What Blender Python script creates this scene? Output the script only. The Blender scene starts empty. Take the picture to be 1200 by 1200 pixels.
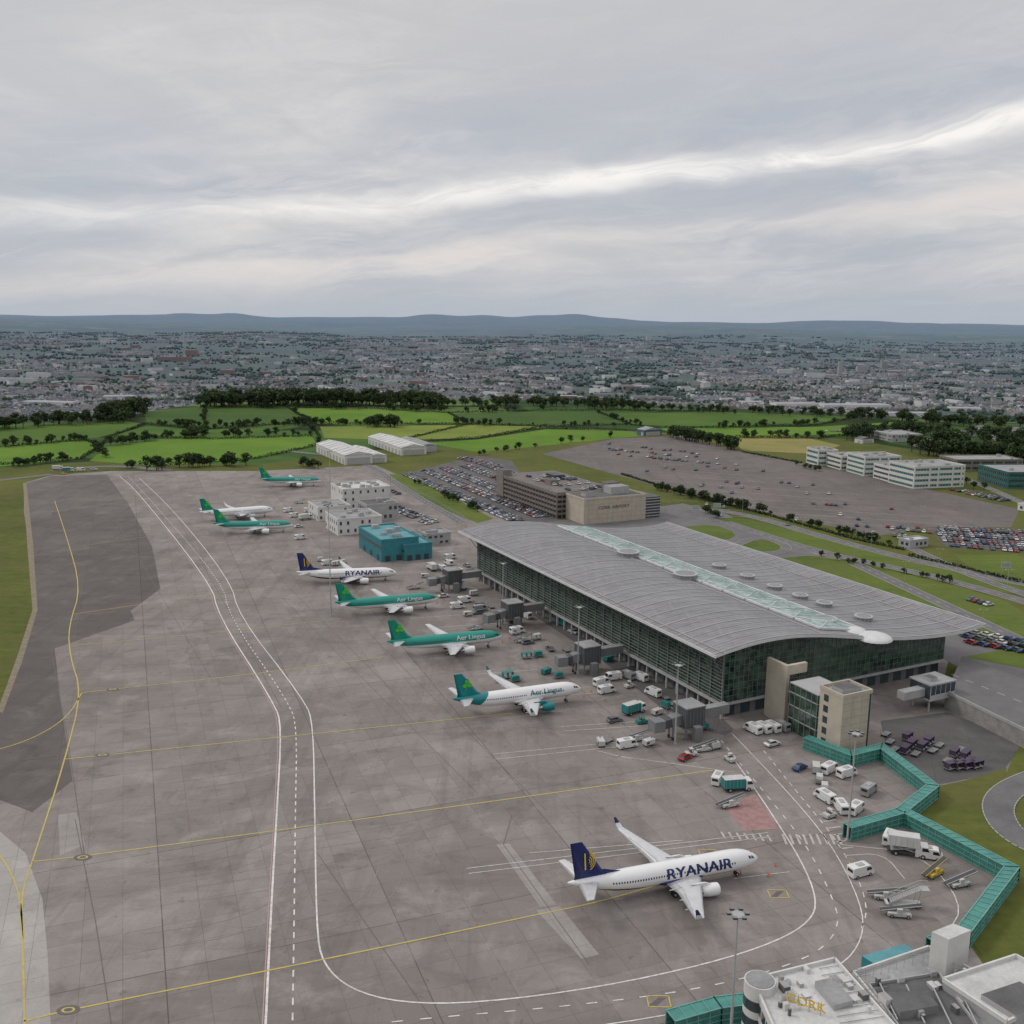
import bpy, bmesh, math, random
import numpy as np
from mathutils import Vector, Matrix, noise
random.seed(7); rnd=random.random; uni=random.uniform
sc=bpy.context.scene
sc.view_settings.view_transform='Standard'; sc.view_settings.look='None'; sc.view_settings.exposure=0
# ---------------------------------------------------------------- camera + image pixels to world
F=1170.0; HC=122.0; P=math.atan(230/1170); RL=math.radians(.6); S=1.16
FW=Vector((0,math.cos(P),-math.sin(P))); E_=Vector((1,0,0)); U_=Vector((0,math.sin(P),math.cos(P)))
RT=E_*math.cos(RL)+U_*math.sin(RL); UP=U_*math.cos(RL)-E_*math.sin(RL)
def G(px,py,h=0.0):
    """image pixel, cast through the camera -> world position on the level plane z=h"""
    d=FW*F+RT*(px-600)+UP*(600-py)  # camera ray through the given image pixel
    t=(h-HC)/d.z
    return Vector((d.x*t,d.y*t,h))
cam=bpy.data.cameras.new('camera'); co=bpy.data.objects.new('camera',cam); sc.collection.objects.link(co)
Mx=Matrix((RT,UP,-FW)).transposed().to_4x4(); Mx.translation=Vector((0,0,HC)); co.matrix_world=Mx
cam.sensor_width=36; cam.lens=36*F/1200; cam.clip_end=100000; cam.clip_start=1; sc.camera=co
# ---------------------------------------------------------------- materials
def nt(m):
    m.use_nodes=True; t=m.node_tree; t.nodes.clear(); return t
class N:
    def __init__(s,t): s.t=t
    def n(s,k,**kw):
        x=s.t.nodes.new(k)
        for a,b in kw.items(): setattr(x,a,b)
        return x
    def l(s,a,b): s.t.links.new(a,b)
    def inp(s,sock,v):
        if isinstance(v,(int,float)): sock.default_value=v
        elif isinstance(v,(tuple,list)): sock.default_value=v if len(v)==len(sock.default_value) else tuple(v)+(1,)
        else: s.l(v,sock)
    def m(s,op,a,b=0,c=0,clamp=False):
        x=s.n('ShaderNodeMath',operation=op); x.use_clamp=clamp
        s.inp(x.inputs[0],a); s.inp(x.inputs[1],b)
        if len(x.inputs)>2: s.inp(x.inputs[2],c)
        return x.outputs[0]
    def mix(s,f,a,b,mode='MIX'):
        x=s.n('ShaderNodeMix',data_type='RGBA',blend_type=mode)
        s.inp(x.inputs[0],f); s.inp(x.inputs[6],a); s.inp(x.inputs[7],b); return x.outputs[2]
    def rng(s,v,a,b,c=0,d=1):
        x=s.n('ShaderNodeMapRange'); s.inp(x.inputs[0],v)
        for i,q in enumerate((a,b,c,d)): x.inputs[i+1].default_value=q
        return x.outputs[0]
    def noise(s,vec,scale,detail=4,rough=.55,dist=0):
        x=s.n('ShaderNodeTexNoise'); s.l(vec,x.inputs['Vector']); x.inputs['Scale'].default_value=scale
        x.inputs['Detail'].default_value=detail; x.inputs['Roughness'].default_value=rough; x.inputs['Distortion'].default_value=dist
        return x.outputs['Fac']
    def mapping(s,vec,rot=0,scale=(1,1,1)):
        x=s.n('ShaderNodeMapping'); s.l(vec,x.inputs[0]); x.inputs['Rotation'].default_value=(0,0,rot); x.inputs['Scale'].default_value=scale
        return x.outputs[0]
    def obj(s): return s.n('ShaderNodeTexCoord').outputs['Object']
    def far(s,c,o):   # aerial haze painted into the base colour, growing with distance
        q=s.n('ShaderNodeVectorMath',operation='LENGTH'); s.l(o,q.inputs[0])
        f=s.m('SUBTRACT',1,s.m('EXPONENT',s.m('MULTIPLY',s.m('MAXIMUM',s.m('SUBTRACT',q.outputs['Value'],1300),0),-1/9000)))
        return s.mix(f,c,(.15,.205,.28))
    def out(s,col,rough=.7,metal=0,bump=None,bs=.2,spec=.5,alpha=None):
        b=s.n('ShaderNodeBsdfPrincipled'); s.inp(b.inputs['Base Color'],col); s.inp(b.inputs['Roughness'],rough); s.inp(b.inputs['Metallic'],metal)
        s.inp(b.inputs['Specular IOR Level'],spec)
        o=s.n('ShaderNodeOutputMaterial'); s.l(b.outputs[0],o.inputs[0])
def sc3(c,k): return tuple(min(1,x*k) for x in c)
MC={}
def M(name,col,rough=.7,metal=0,var=.15,scale=.4,spec=.4,far=False):
    if name in MC: return MC[name]
    m=bpy.data.materials.new(name); n=N(nt(m)); o=n.obj()
    a=n.noise(o,scale,4,.6); b=n.noise(o,scale*9,2,.6)
    f=n.m('ADD',n.m('MULTIPLY',a,.65),n.m('MULTIPLY',b,.35))
    c=n.mix(n.rng(f,.3,.7),sc3(col,1-var),sc3(col,1+var))
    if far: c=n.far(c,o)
    n.out(c,n.rng(b,.3,.7,max(.05,rough-.08),min(1,rough+.08)),metal,spec=spec); MC[name]=m; return m
def concrete(name,c1,c2,rot,w,stain=.35,dark=(.07,.065,.062),slab=.0):
    m=bpy.data.materials.new(name); n=N(nt(m)); o=n.obj(); v=n.mapping(o,rot)
    def brick(w,ms,a,b,mo):
        br=n.n('ShaderNodeTexBrick'); br.offset=0; n.l(v,br.inputs['Vector'])
        for k,q in (('Scale',1),('Mortar Size',ms),('Mortar Smooth',.1),('Bias',0),('Brick Width',w),('Row Height',w)): br.inputs[k].default_value=q
        br.inputs['Color1'].default_value=a+(1,); br.inputs['Color2'].default_value=b+(1,); br.inputs['Mortar'].default_value=mo+(1,); return br.outputs[0]
    c=brick(w,.055,c1,c2,sc3(c1,.58))
    if slab:
        g=brick(w*6,.13,(1-slab,)*3,(1,1,1),(.45,.45,.45)); c=n.mix(1,c,g,'MULTIPLY')
        g=brick(w*2.5,.0,(1-slab*.8,)*3,(1,1,1),(1,1,1)); c=n.mix(1,c,g,'MULTIPLY')
    big=n.noise(o,.011,6,.62,.8); mid=n.noise(o,.07,6,.68,.4); fine=n.noise(o,1.6,3,.75)
    st=n.noise(n.mapping(o,rot,(.16,.010,1)),1,6,.7,.6)
    st2=n.noise(n.mapping(o,rot,(.02,.22,1)),1,5,.65,.4)
    c=n.mix(n.rng(big,.38,.66,0,.55),c,sc3(c1,.6),'MIX')
    c=n.mix(n.rng(st,.5,.72,0,stain),c,dark)
    c=n.mix(n.rng(st2,.52,.75,0,stain*.8),c,dark)
    c=n.mix(n.rng(mid,.53,.74,0,.5),c,sc3(c2,1.3))
    c=n.mix(n.rng(mid,.30,.45,.55,0),c,dark)
    sp=n.noise(o,.28,3,.6)
    c=n.mix(n.rng(sp,.65,.73,0,.5),c,dark)
    c=n.mix(n.rng(fine,.3,.7,0,.26),c,sc3(c1,.5))
    n.out(c,.85,spec=.25); MC[name]=m; return m
APROT=math.radians(-21)
m_apron=concrete('apron_concrete',(.272,.242,.225),(.325,.29,.272),APROT,7.5,.4,(.09,.08,.075),.2)
m_taxi=concrete('taxiway_asphalt',(.145,.127,.118),(.18,.158,.147),APROT,24,.5,(.065,.056,.052),.18)
m_lightc=concrete('light_concrete',(.36,.34,.315),(.40,.38,.35),APROT,6,.25,(.2,.18,.17))
m_lot=concrete('carpark_asphalt',(.155,.135,.13),(.18,.157,.15),.5,40,.4,(.07,.062,.06))
m_yard=concrete('yard_asphalt',(.12,.112,.112),(.145,.135,.132),.3,12,.35,(.05,.05,.05))
m_road=M('road_asphalt',(.14,.133,.135),.9,0,.25,.1)
m_kerb=M('kerb_concrete',(.33,.32,.3),.9)
def paint(name,col,wear):
    m=bpy.data.materials.new(name); n=N(nt(m)); o=n.obj(); a=n.noise(o,.9,5,.75); b=n.noise(o,.05,4,.6)
    f=n.m('ADD',n.m('MULTIPLY',a,.7),n.m('MULTIPLY',b,.3)); n.out(n.mix(n.rng(f,.42,.66,0,wear),col,(.26,.235,.22)),.7,spec=.3); return m
m_white=paint('white_paint',(.70,.68,.65),.8)
m_whitew=paint('worn_white_paint',(.5,.47,.45),.9)
m_pink=paint('faded_red_paint',(.42,.26,.25),.9)
m_yel=paint('yellow_paint',(.52,.41,.08),.75)
m_tyre_mark=M('pavement_joint',(.13,.113,.105),.8,0,.25,.3)
m_skid=paint('tyre_mark',(.22,.195,.18),.9)
m_patch=concrete('patched_concrete',(.33,.305,.285),(.36,.335,.31),APROT,5,.3,(.2,.18,.17))
def grassmat(name,col,var=.35,mow=0):
    m=bpy.data.materials.new(name); n=N(nt(m)); o=n.obj()
    a=n.noise(o,.012,6,.65,.4); b=n.noise(o,.25,5,.7); c=n.noise(n.mapping(o,.5,(.02,.3,1)),1,4,.6); d=n.noise(o,.03,6,.7,.5)
    f=n.m('ADD',n.m('ADD',n.m('MULTIPLY',a,.5),n.m('MULTIPLY',b,.3)),n.m('MULTIPLY',c,.2))
    cc=n.mix(n.rng(f,.36,.64),sc3(col,1-var),(min(1,col[0]*(1.25+var)),col[1]*(1+var*.6),col[2]*1.2))
    cc=n.mix(n.rng(d,.50,.72,0,mow),cc,(col[0]*1.5,col[1]*.95,col[2]*1.6))
    n.out(cc,.95,spec=.1); MC[name]=m; return m
g_rough=grassmat('rough_grass',(.082,.115,.030),.4,.8)
g_air=grassmat('airfield_grass',(.09,.145,.032),.3,.5)
g_f=[grassmat('field_bright',(.092,.20,.026),.25,.4),grassmat('field_mid',(.062,.135,.026),.28,.4),grassmat('field_light',(.135,.21,.042),.28,.5),
     grassmat('field_deep',(.048,.108,.026),.28,.4),grassmat('field_straw',(.20,.22,.075),.25,.4)]
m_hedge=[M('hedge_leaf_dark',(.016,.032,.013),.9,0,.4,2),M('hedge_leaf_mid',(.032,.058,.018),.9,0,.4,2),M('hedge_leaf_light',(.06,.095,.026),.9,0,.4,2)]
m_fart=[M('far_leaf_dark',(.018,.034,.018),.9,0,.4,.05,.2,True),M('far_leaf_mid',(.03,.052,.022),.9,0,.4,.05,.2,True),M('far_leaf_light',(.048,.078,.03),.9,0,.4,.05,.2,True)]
m_bark=M('bark',(.08,.06,.045),.9)
# ---------------------------------------------------------------- mesh builder
class MB:
    def __init__(s,M_=None): s.v=[];s.f=[];s.mi_=[];s.mats=[];s.M=M_ or Matrix.Identity(4); s.sm=[]
    def ix(s,m):
        if m not in s.mats: s.mats.append(m)
        return s.mats.index(m)
    def add(s,vs,fs,m,sm=False):
        b=len(s.v); s.v+= [tuple(s.M@Vector(q)) for q in vs]; i=s.ix(m)
        for f in fs: s.f.append([b+k for k in f]); s.mi_.append(i); s.sm.append(sm)
    def box(s,x0,x1,y0,y1,z0,z1,m,top=None):
        v=[(x0,y0,z0),(x1,y0,z0),(x1,y1,z0),(x0,y1,z0),(x0,y0,z1),(x1,y0,z1),(x1,y1,z1),(x0,y1,z1)]
        s.add(v,[(0,3,2,1),(0,1,5,4),(1,2,6,5),(2,3,7,6),(3,0,4,7)],m); s.add(v,[(4,5,6,7)],top or m)
    def prism(s,poly,z0,z1,m,top=None):
        n=len(poly); v=[(p[0],p[1],z0) for p in poly]+[(p[0],p[1],z1) for p in poly]
        s.add(v,[(i,(i+1)%n,n+(i+1)%n,n+i) for i in range(n)],m); s.add(v[n:],[tuple(range(n))],top or m)
    def cyl(s,p0,p1,r0,r1,m,n=10,cap=True,sm=True):
        p0=Vector(p0);p1=Vector(p1); d=(p1-p0).normalized(); a=d.orthogonal().normalized(); b=d.cross(a)
        v=[]
        for p,r in ((p0,r0),(p1,r1)):
            for i in range(n):
                t=2*math.pi*i/n; v.append(p+a*r*math.cos(t)+b*r*math.sin(t))
        s.add(v,[(i,(i+1)%n,n+(i+1)%n,n+i) for i in range(n)],m,sm)
        if cap: s.add(v,[tuple(range(n))[::-1],tuple(range(n,2*n))],m)
    def loft(s,rings,m,cap=True,sm=True):
        n=len(rings[0]); v=[q for r in rings for q in r]; f=[]
        for k in range(len(rings)-1):
            for i in range(n): f.append((k*n+i,k*n+(i+1)%n,(k+1)*n+(i+1)%n,(k+1)*n+i))
        s.add(v,f,m,sm)
        if cap: s.add(rings[0],[tuple(range(n))[::-1]],m); s.add(rings[-1],[tuple(range(n))],m)
    def beam(s,p0,p1,w,h,m):
        p0=Vector(p0);p1=Vector(p1); d=(p1-p0).normalized(); up=Vector((0,0,1))
        if abs(d.z)>.95: up=Vector((1,0,0))
        a=d.cross(up).normalized()*w/2; b=a.cross(d).normalized()*h/2
        s.loft([[p-a-b,p+a-b,p+a+b,p-a+b] for p in (p0,p1)],m,sm=False)
    def extr(s,prof,y0,y1,m):
        n=len(prof); v=[(x,y0,z) for x,z in prof]+[(x,y1,z) for x,z in prof]
        s.add(v,[(i,(i+1)%n,n+(i+1)%n,n+i) for i in range(n)]+[tuple(range(n)),tuple(range(n,2*n))[::-1]],m)
    def mesh(s,name):
        me=bpy.data.meshes.new(name); me.from_pydata(s.v,[],s.f)
        for m in s.mats: me.materials.append(m)
        me.polygons.foreach_set('material_index',s.mi_); me.polygons.foreach_set('use_smooth',s.sm); me.update(); return me
    def obj(s,name,parent=None,mw=None):
        return link(name,s.mesh(name),parent,mw)
def link(name,me,parent=None,mw=None):
    o=bpy.data.objects.new(name,me); sc.collection.objects.link(o)
    if mw is not None: o.matrix_world=mw
    if parent: o.parent=parent
    return o
def chaikin(p,it=2):
    for _ in range(it):
        q=[p[0]]
        for a,b in zip(p,p[1:]): q+= [a*.75+b*.25,a*.25+b*.75]
        q.append(p[-1]); p=q
    return p
def resample(p,step):
    out=[p[0]];acc=0
    for a,b in zip(p,p[1:]):
        L=(b-a).length; 
        if L<1e-6: continue
        t=step-acc
        while t<=L: out.append(a+(b-a)*(t/L)); t+=step
        acc=L-(t-step)
    return out
def ribbon(mb,pts,w,z,m,dash=None,smooth=2,off=0):
    p=[Vector((q[0],q[1],0)) for q in pts]
    if smooth and len(p)>2: p=chaikin(p,smooth)
    L=[];R=[]
    for i,q in enumerate(p):
        d=(p[min(i+1,len(p)-1)]-p[max(i-1,0)]).normalized(); nn=Vector((-d.y,d.x,0))
        L.append(q+nn*(w/2+off));R.append(q+nn*(-w/2+off))
    if dash:
        c=resample([(a+b)/2 for a,b in zip(L,R)],.5); a,b=dash
        per=int((a+b)/.5); on=int(a/.5); i=0
        while i+on<len(c):
            ribbon(mb,[c[i],c[min(i+on,len(c)-1)]],w,z,m,smooth=0); i+=per
        return
    v=[(q.x,q.y,z) for q in L]+[(q.x,q.y,z) for q in R]; n=len(L)
    mb.add(v,[(i,n+i,n+i+1,i+1) for i in range(n-1)],m)
def gp(l,h=0): return [G(x,y,h) for x,y in l]
def sheet(name,px,z,m,sm=0,h=0):
    p=gp(px)
    if sm: p=chaikin(p+[p[0]],sm)[:-1]
    b=MB(); b.add([(q.x,q.y,z) for q in p],[tuple(range(len(p)))],m); return b.obj(name)
# ---------------------------------------------------------------- terrain
cp=[(-300,505),(0,503),(150,492),(250,474),(330,471),(600,471),(800,480),(1000,490),(1200,500),(1500,510)]
caz=[];crr=[]
for x,y in cp:
    q=G(x,y); caz.append(math.atan2(q.x,q.y)); crr.append(math.hypot(q.x,q.y))
def sm(t): t=max(0,min(1,t)); return t*t*(3-2*t)
def azpx(p): return math.atan((p-600)/1170)
def ht(x,y):
    r=math.hypot(x,y); az=math.atan2(x,y); rc=float(np.interp(az,caz,crr)); d=r-rc
    if d<=0: return 0.0
    a=sm(d/900); b=sm((r-3800)/4500); c=sm((r-9000)/9000)
    z=-118*a+62*b+30*c
    z+=noise.noise(Vector((x/1500,y/1500,3)))*(10+34*b)*a+noise.noise(Vector((x/4200,y/4200,9)))*80*b
    rd=20+135*math.exp(-((az-azpx(250))/.07)**2)+185*math.exp(-((az-azpx(530))/.05)**2)+190*math.exp(-((az-azpx(665))/.055)**2)+110*math.exp(-((az-azpx(975))/.06)**2)
    rd*=.85+.4*noise.noise(Vector((az*28,0,5)))
    z+=rd*math.exp(-((r-25000)/4500)**2)
    return z
angs=sorted(set([round(a*.45,3) for a in range(-100,101)]+list(range(-180,-45,5))+list(range(46,180,5))))
rs=[20.0]
while rs[-1]<34000: rs.append(rs[-1]*(1.035 if rs[-1]<1e4 else 1.025))
v=[(0,0,0)];f=[];na=len(angs)
for r in rs:
    for a in angs:
        x=r*math.sin(math.radians(a));y=r*math.cos(math.radians(a)); v.append((x,y,ht(x,y)))
for j in range(na): f.append((0,1+(j+1)%na,1+j))
for k in range(len(rs)-1):
    for j in range(na):
        j2=(j+1)%na; f.append((1+k*na+j,1+k*na+j2,1+(k+1)*na+j2,1+(k+1)*na+j))
m=bpy.data.materials.new('countryside'); n=N(nt(m)); o=n.obj()
vo=n.n('ShaderNodeTexVoronoi'); vv=n.n('ShaderNodeVectorMath',operation='ADD'); 
nz=n.n('ShaderNodeTexNoise'); n.l(o,nz.inputs['Vector']); nz.inputs['Scale'].default_value=.004
sc_=n.n('ShaderNodeVectorMath',operation='SCALE'); n.l(nz.outputs['Color'],sc_.inputs[0]); sc_.inputs['Scale'].default_value=120
n.l(o,vv.inputs[0]); n.l(sc_.outputs[0],vv.inputs[1])
n.l(vv.outputs[0],vo.inputs['Vector']); vo.inputs['Scale'].default_value=.0042
ve=n.n('ShaderNodeTexVoronoi',feature='DISTANCE_TO_EDGE'); n.l(vv.outputs[0],ve.inputs['Vector']); ve.inputs['Scale'].default_value=.0042
sp=n.n('ShaderNodeSeparateColor'); cr=n.n('ShaderNodeValToRGB'); n.l(sp.outputs[0],cr.inputs[0]); n.l(vo.outputs['Color'],sp.inputs[0])
el=cr.color_ramp; el.interpolation='CONSTANT'; el.elements[0].color=(.04,.082,.022,1); el.elements[1].position=.2; el.elements[1].color=(.065,.13,.03,1)
for p_,c_ in ((.4,(.03,.05,.018,1)),(.55,(.10,.16,.045,1)),(.75,(.05,.10,.028,1)),(.88,(.17,.17,.08,1))): e=el.elements.new(p_); e.color=c_
c=n.mix(n.rng(ve.outputs['Distance'],.02,.07,1,0),cr.outputs[0],(.02,.035,.014))
wd=n.noise(o,.0016,6,.65); c=n.mix(n.rng(wd,.5,.6),c,(.022,.042,.016))
fn=n.noise(o,.03,4,.6); c=n.mix(n.rng(fn,.3,.7,0,.25),c,(.02,.03,.012))
ql=n.n('ShaderNodeVectorMath',operation='LENGTH'); n.l(o,ql.inputs[0]); urb=n.m('MULTIPLY',n.rng(ql.outputs['Value'],2200,2800,0,.6),n.rng(ql.outputs['Value'],6800,9500,1,.1)); c=n.mix(urb,c,n.mix(n.rng(fn,.4,.6),(.05,.06,.05),(.10,.10,.098)))
c=n.far(c,o)  # blue-grey haze blended into the ground colour far out
n.out(c,.95,spec=.1)
me=bpy.data.meshes.new('ground'); me.from_pydata(v,[],f); me.materials.append(m)
me.polygons.foreach_set('use_smooth',[True]*len(f)); me.update(); link('ground',me)
sheet('airport_grass',[(-250,552),(0,548),(120,540),(300,545),(420,528),(640,520),(760,508),(900,510),(1000,515),(1250,560),(1500,640),(1500,1500),(-400,1500)],.02,g_rough)
flds=[([(-120,497),(0,497),(150,494),(170,497),(120,512),(0,524),(-100,526)],1),([(-120,526),(0,524),(100,516),(118,524),(95,537),(0,547),(-120,549)],0),
([(168,482),(240,476),(330,474),(362,494),(240,502),(172,496)],3),([(120,514),(172,499),(240,504),(330,498),(366,498),(250,515),(190,513)],1),([(105,540),(125,524),(195,514),(365,511),(372,522),(300,537),(180,546)],0),
([(345,478),(440,480),(525,484),(548,496),(372,497)],0),([(375,500),(548,498),(640,500),(560,513),(470,516),(380,513)],2),
([(500,519),(560,515),(640,503),(735,505),(760,510),(640,522),(560,530)],0),([(530,485),(640,482),(700,484),(735,496),(640,499),(560,496)],3),
([(705,484),(860,483),(1005,489),(960,497),(820,500),(740,498)],1),([(770,501),(830,502),(960,500),(1075,493),(1010,508),(860,512),(800,512)],0),
([(858,514),(950,514),(985,522),(960,532),(870,528)],4),([(640,478),(720,477),(860,480),(700,482)],3)]
for i,(pl,k) in enumerate(flds): sheet('field',pl,.04+.004*i,g_f[k])
# ---------------------------------------------------------------- pavements
sheet('apron',[(28,566),(60,557),(130,552),(300,552),(385,548),(440,545),(520,580),(640,615),(780,600),(960,640),(1120,740),(1105,800),(1200,850),(1180,905),(1097,922),(1062,955),(1195,1020),(1135,1105),(1300,1350),(-500,1500),(-500,1000),(-200,930),(0,835),(22,770),(40,715),(34,640),(28,600)],.05,m_apron)
sheet('taxiway',[(30,567),(60,558),(125,556),(150,590),(178,640),(188,690),(153,716),(158,727),(64,760),(72,830),(85,915),(38,952),(-20,930),(-300,900),(-100,840),(0,833),(22,770),(40,715),(36,640),(30,600)],.06,m_taxi)
sheet('taxiway_shoulder',[(27,566),(31,566),(39,640),(44,715),(26,775),(3,836),(-3,833),(20,770),(38,715),(32,640)],.064,M('gravel_shoulder',(.2,.17,.12),.9,0,.35,.5))
sheet('pavement',[(-60,960),(0,975),(30,1000),(50,1055),(56,1120),(64,1300),(-200,1300)],.07,m_lightc,0)
sheet('pavement',[(582,990),(597,989),(652,1060),(634,1064)],.07,m_patch)
sheet('pavement',[(628,1067),(656,1062),(702,1119),(681,1124)],.07,m_patch)
sheet('pavement',[(68,955),(90,952),(100,990),(70,1003)],.07,m_patch)
sheet('yard',[(1032,845),(1110,835),(1200,868),(1175,905),(1098,920),(1040,884)],.07,m_yard)
sheet('yard',[(545,668),(640,640),(860,855),(850,862),(800,850),(700,770),(600,705)],.07,m_yard)
wm=MB(); ym=MB(); tm=MB()
Wl=lambda l,w=.3,**k: ribbon(wm,gp(l),w,.1,k.pop('m',m_white),**k)
Yl=lambda l,w=.3,**k: ribbon(ym,gp(l),w,.105,m_yel,**k)
Wl([(140,558),(160,575),(248,684),(256,722),(322,825),(330,852),(324,960),(318,1060),(309,1250)],.45)
Wl([(137,558),(157,575),(245,684),(253,722),(319,825),(327,852),(321,960),(315,1060),(305,1250)],.25,m=m_pink)
Wl([(163,560),(205,600),(270,680),(280,722),(358,822),(367,850),(369,960),(371,1090),(378,1130),(410,1160),(470,1176),(560,1176),(700,1158),(830,1130),(910,1104),(950,1080),(958,1055),(940,1010),(905,955),(878,915),(860,890)],.35)
Wl([(150,558),(180,590),(262,684),(268,722),(340,825),(348,855),(346,960),(345,1060),(342,1250)],.32,dash=(2,2))
Wl([(845,868),(905,940),(945,990),(975,1050),(985,1085),(960,1118),(880,1146),(780,1166),(640,1182),(520,1192),(440,1200)],.28,dash=(2,3))
Wl([(858,860),(925,930),(975,990),(1010,1060),(1012,1100),(985,1135),(900,1165),(760,1195),(600,1215)],.25)
Wl([(895,880),(935,930),(985,990),(1020,1060),(1005,1100)],.25,dash=(2,2))
Wl([(985,990),(1080,1000),(1130,1060),(1110,1095)],.22);Wl([(990,1003),(1035,1000),(1060,1030)],.2)
for a,b in (((547,1018),(900,976)),((549,1024),(902,981)),((578,884),(745,868)),((580,890),(748,873)),((655,852),(760,845)),((660,857),(765,850)),((715,885),(860,905)),((700,880),(740,890)),((620,1000),(800,985)),((860,1030),(925,1022)),((600,820),(700,812)),((520,715),(600,712))): Wl([a,b],.18)
for x,y in ((470,560),(480,705),(560,770),(620,790),(520,715)): Wl([(x,y+20),(x+70,y+15)],.18)
for i in range(9): Wl([(917+i*8,978),(922+i*8,990)],.6,m=m_whitew)
for i in range(7): Wl([(845+i*9,975+i*.6),(850+i*9,983+i*.6)],.5,m=m_whitew)
for i in range(6): Wl([(960+i*5,955+i*8),(975+i*5,953+i*8)],.5,m=m_whitew)
rp=MB(); rp.add([tuple(q)[:2]+(.085,) for q in gp([(850,948),(884,930),(912,972),(872,974)])],[(0,1,2,3)],M('red_hatch_ground',(.30,.18,.17),.8,0,.3,.6)); rp.obj('red_hatched_pavement')
Yl([(64,587),(80,635),(95,690),(80,735),(82,770),(96,812),(75,895),(38,1010),(24,1050),(27,1120),(30,1250)],.4)
Yl([(-60,890),(0,879),(45,863),(80,840),(96,812)],.35); Yl([(-40,960),(0,1000),(22,1040),(28,1100)],.35)
Yl([(76,890),(360,861),(600,836)],.38); Yl([(38,1010),(97,1004),(560,942),(835,903)],.4); Yl([(28,1197),(80,1184),(370,1127),(640,1070),(700,1058),(790,1032)],.4)
Yl([(96,812),(132,808),(300,790),(450,770)],.38); Yl([(84,757),(250,742),(400,725)],.35); Yl([(85,720),(260,695),(360,682)],.35);Yl([(95,640),(250,618)],.3);Yl([(60,600),(280,570)],.3)
for x,y in ((97,1005),(80,1184),(120,885),(132,808)):
    c=G(x,y); 
    for s_,mm in ((1.3,m_tyre_mark),(.75,m_yel),(.5,m_tyre_mark)):
        tm.add([(c.x+s_*1.6*math.cos(t),c.y+s_*math.sin(t),.112+(1.3-s_)*.01) for t in [k*math.pi/8 for k in range(16)]],[tuple(range(16))],mm)
for cx,cy in ((830,1000),(912,1048),(772,1174)):
    c=G(cx,cy)
    for q in range(4):
        a=[(-2,-1.5),(2,-1.5),(2,1.5),(-2,1.5)]; p0=a[q];p1=a[(q+1)%4]
        ribbon(ym,[Vector((c.x+p0[0],c.y+p0[1],0)),Vector((c.x+p1[0],c.y+p1[1],0))],.25,.11,m_yel,smooth=0)
    for k in (-1,0,1): ribbon(tm,[Vector((c.x-1.3+k*.5,c.y-1.1,0)),Vector((c.x+.8+k*.5,c.y+1.1,0))],.25,.1,m_tyre_mark,smooth=0)
for i in range(9):
    x0=uni(150,480); y0=uni(900,1150); s_=uni(120,240)
    pts=[(x0,y0),(x0+s_*.8,y0-s_*.12),(x0+s_*1.3,y0-s_*.4),(x0+s_*1.38,y0-s_*.8)]
    for o_ in (0,5.6): ribbon(tm,gp(pts),.16,.08+.001*i,m_skid,smooth=3,off=o_)
for p in ([(88,960),(112,1080),(135,1230)],[(372,1000),(520,1215)],[(600,955),(590,990),(690,1130)],[(140,617),(250,800)],[(210,610),(330,830)],[(60,762),(80,870),(100,1010)],[(330,700),(560,930)],[(420,730),(640,950)],[(250,600),(480,830)]):
    ribbon(tm,gp(p),.2,.075,m_tyre_mark,smooth=0)
wm.obj('white_painted_markings'); ym.obj('yellow_painted_markings'); tm.obj('pavement_joints_and_marks')
# landside
sheet('car_park_surface',[(470,556),(560,534),(600,540),(640,600),(660,612),(600,612),(575,600)],.06,m_yard)
sheet('grass_verge',[(447,556),(470,556),(520,577),(578,608),(560,613),(500,590)],.075,g_air)
sheet('car_park_surface',[(636,532),(720,514),(800,511),(870,530),(940,542),(1080,572),(1195,597),(1185,618),(1090,618),(1030,628),(900,602),(840,586),(800,578),(720,556)],.065,m_lot)
sheet('car_park_surface',[(1085,618),(1250,622),(1260,650),(1110,642)],.07,m_yard)
sheet('forecourt_pavement',[(640,612),(800,590),(850,602),(960,652),(1190,745),(1300,800),(1300,870),(1100,770)],.064,m_road)
for pl in ([(800,618),(835,614),(866,626),(850,634),(810,628)],[(868,636),(900,632),(925,640),(905,647),(872,644)],[(905,655),(960,650),(1100,680),(1210,715),(1210,760),(1130,752),(1000,695)],[(840,608),(870,606),(1000,640),(1120,662),(1210,690),(1210,700),(1100,682),(960,648)],[(1118,650),(1215,650),(1215,685),(1140,668)],[(1130,770),(1220,752),(1230,790)]):
    sheet('grass_verge',pl,.09,g_air,1)
sheet('grass_verge',[(1097,925),(1180,900),(1170,935),(1200,975),(1300,1050),(1300,1350),(1140,1105),(1195,1020),(1064,955)],.09,g_rough)
def road(name,pts,w,z=.12,mark=True):
    b=MB(); p=gp(pts); ribbon(b,p,w,z,m_road,smooth=3)
    for s_ in (1,-1):
        pp=chaikin([Vector((q.x,q.y,0)) for q in p],3); 
        for i in range(len(pp)-1):
            d=(pp[i+1]-pp[i]).normalized(); nn=Vector((-d.y,d.x,0))*s_*(w/2+.15)
            b.beam(pp[i]+nn+Vector((0,0,z+.05)),pp[i+1]+nn+Vector((0,0,z+.05)),.3,.12,m_kerb)
    if mark: ribbon(b,p,.18,z+.012,m_white,dash=(3,4),smooth=3)
    b.obj(name)
road('road',[(780,596),(860,598),(1000,640),(1120,668),(1300,705)],8,.12)
road('road',[(850,612),(960,648),(1100,676),(1300,735)],7,.14)
road('road',[(860,640),(890,628),(930,642),(900,652),(862,642)],5,.16,False)
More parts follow.
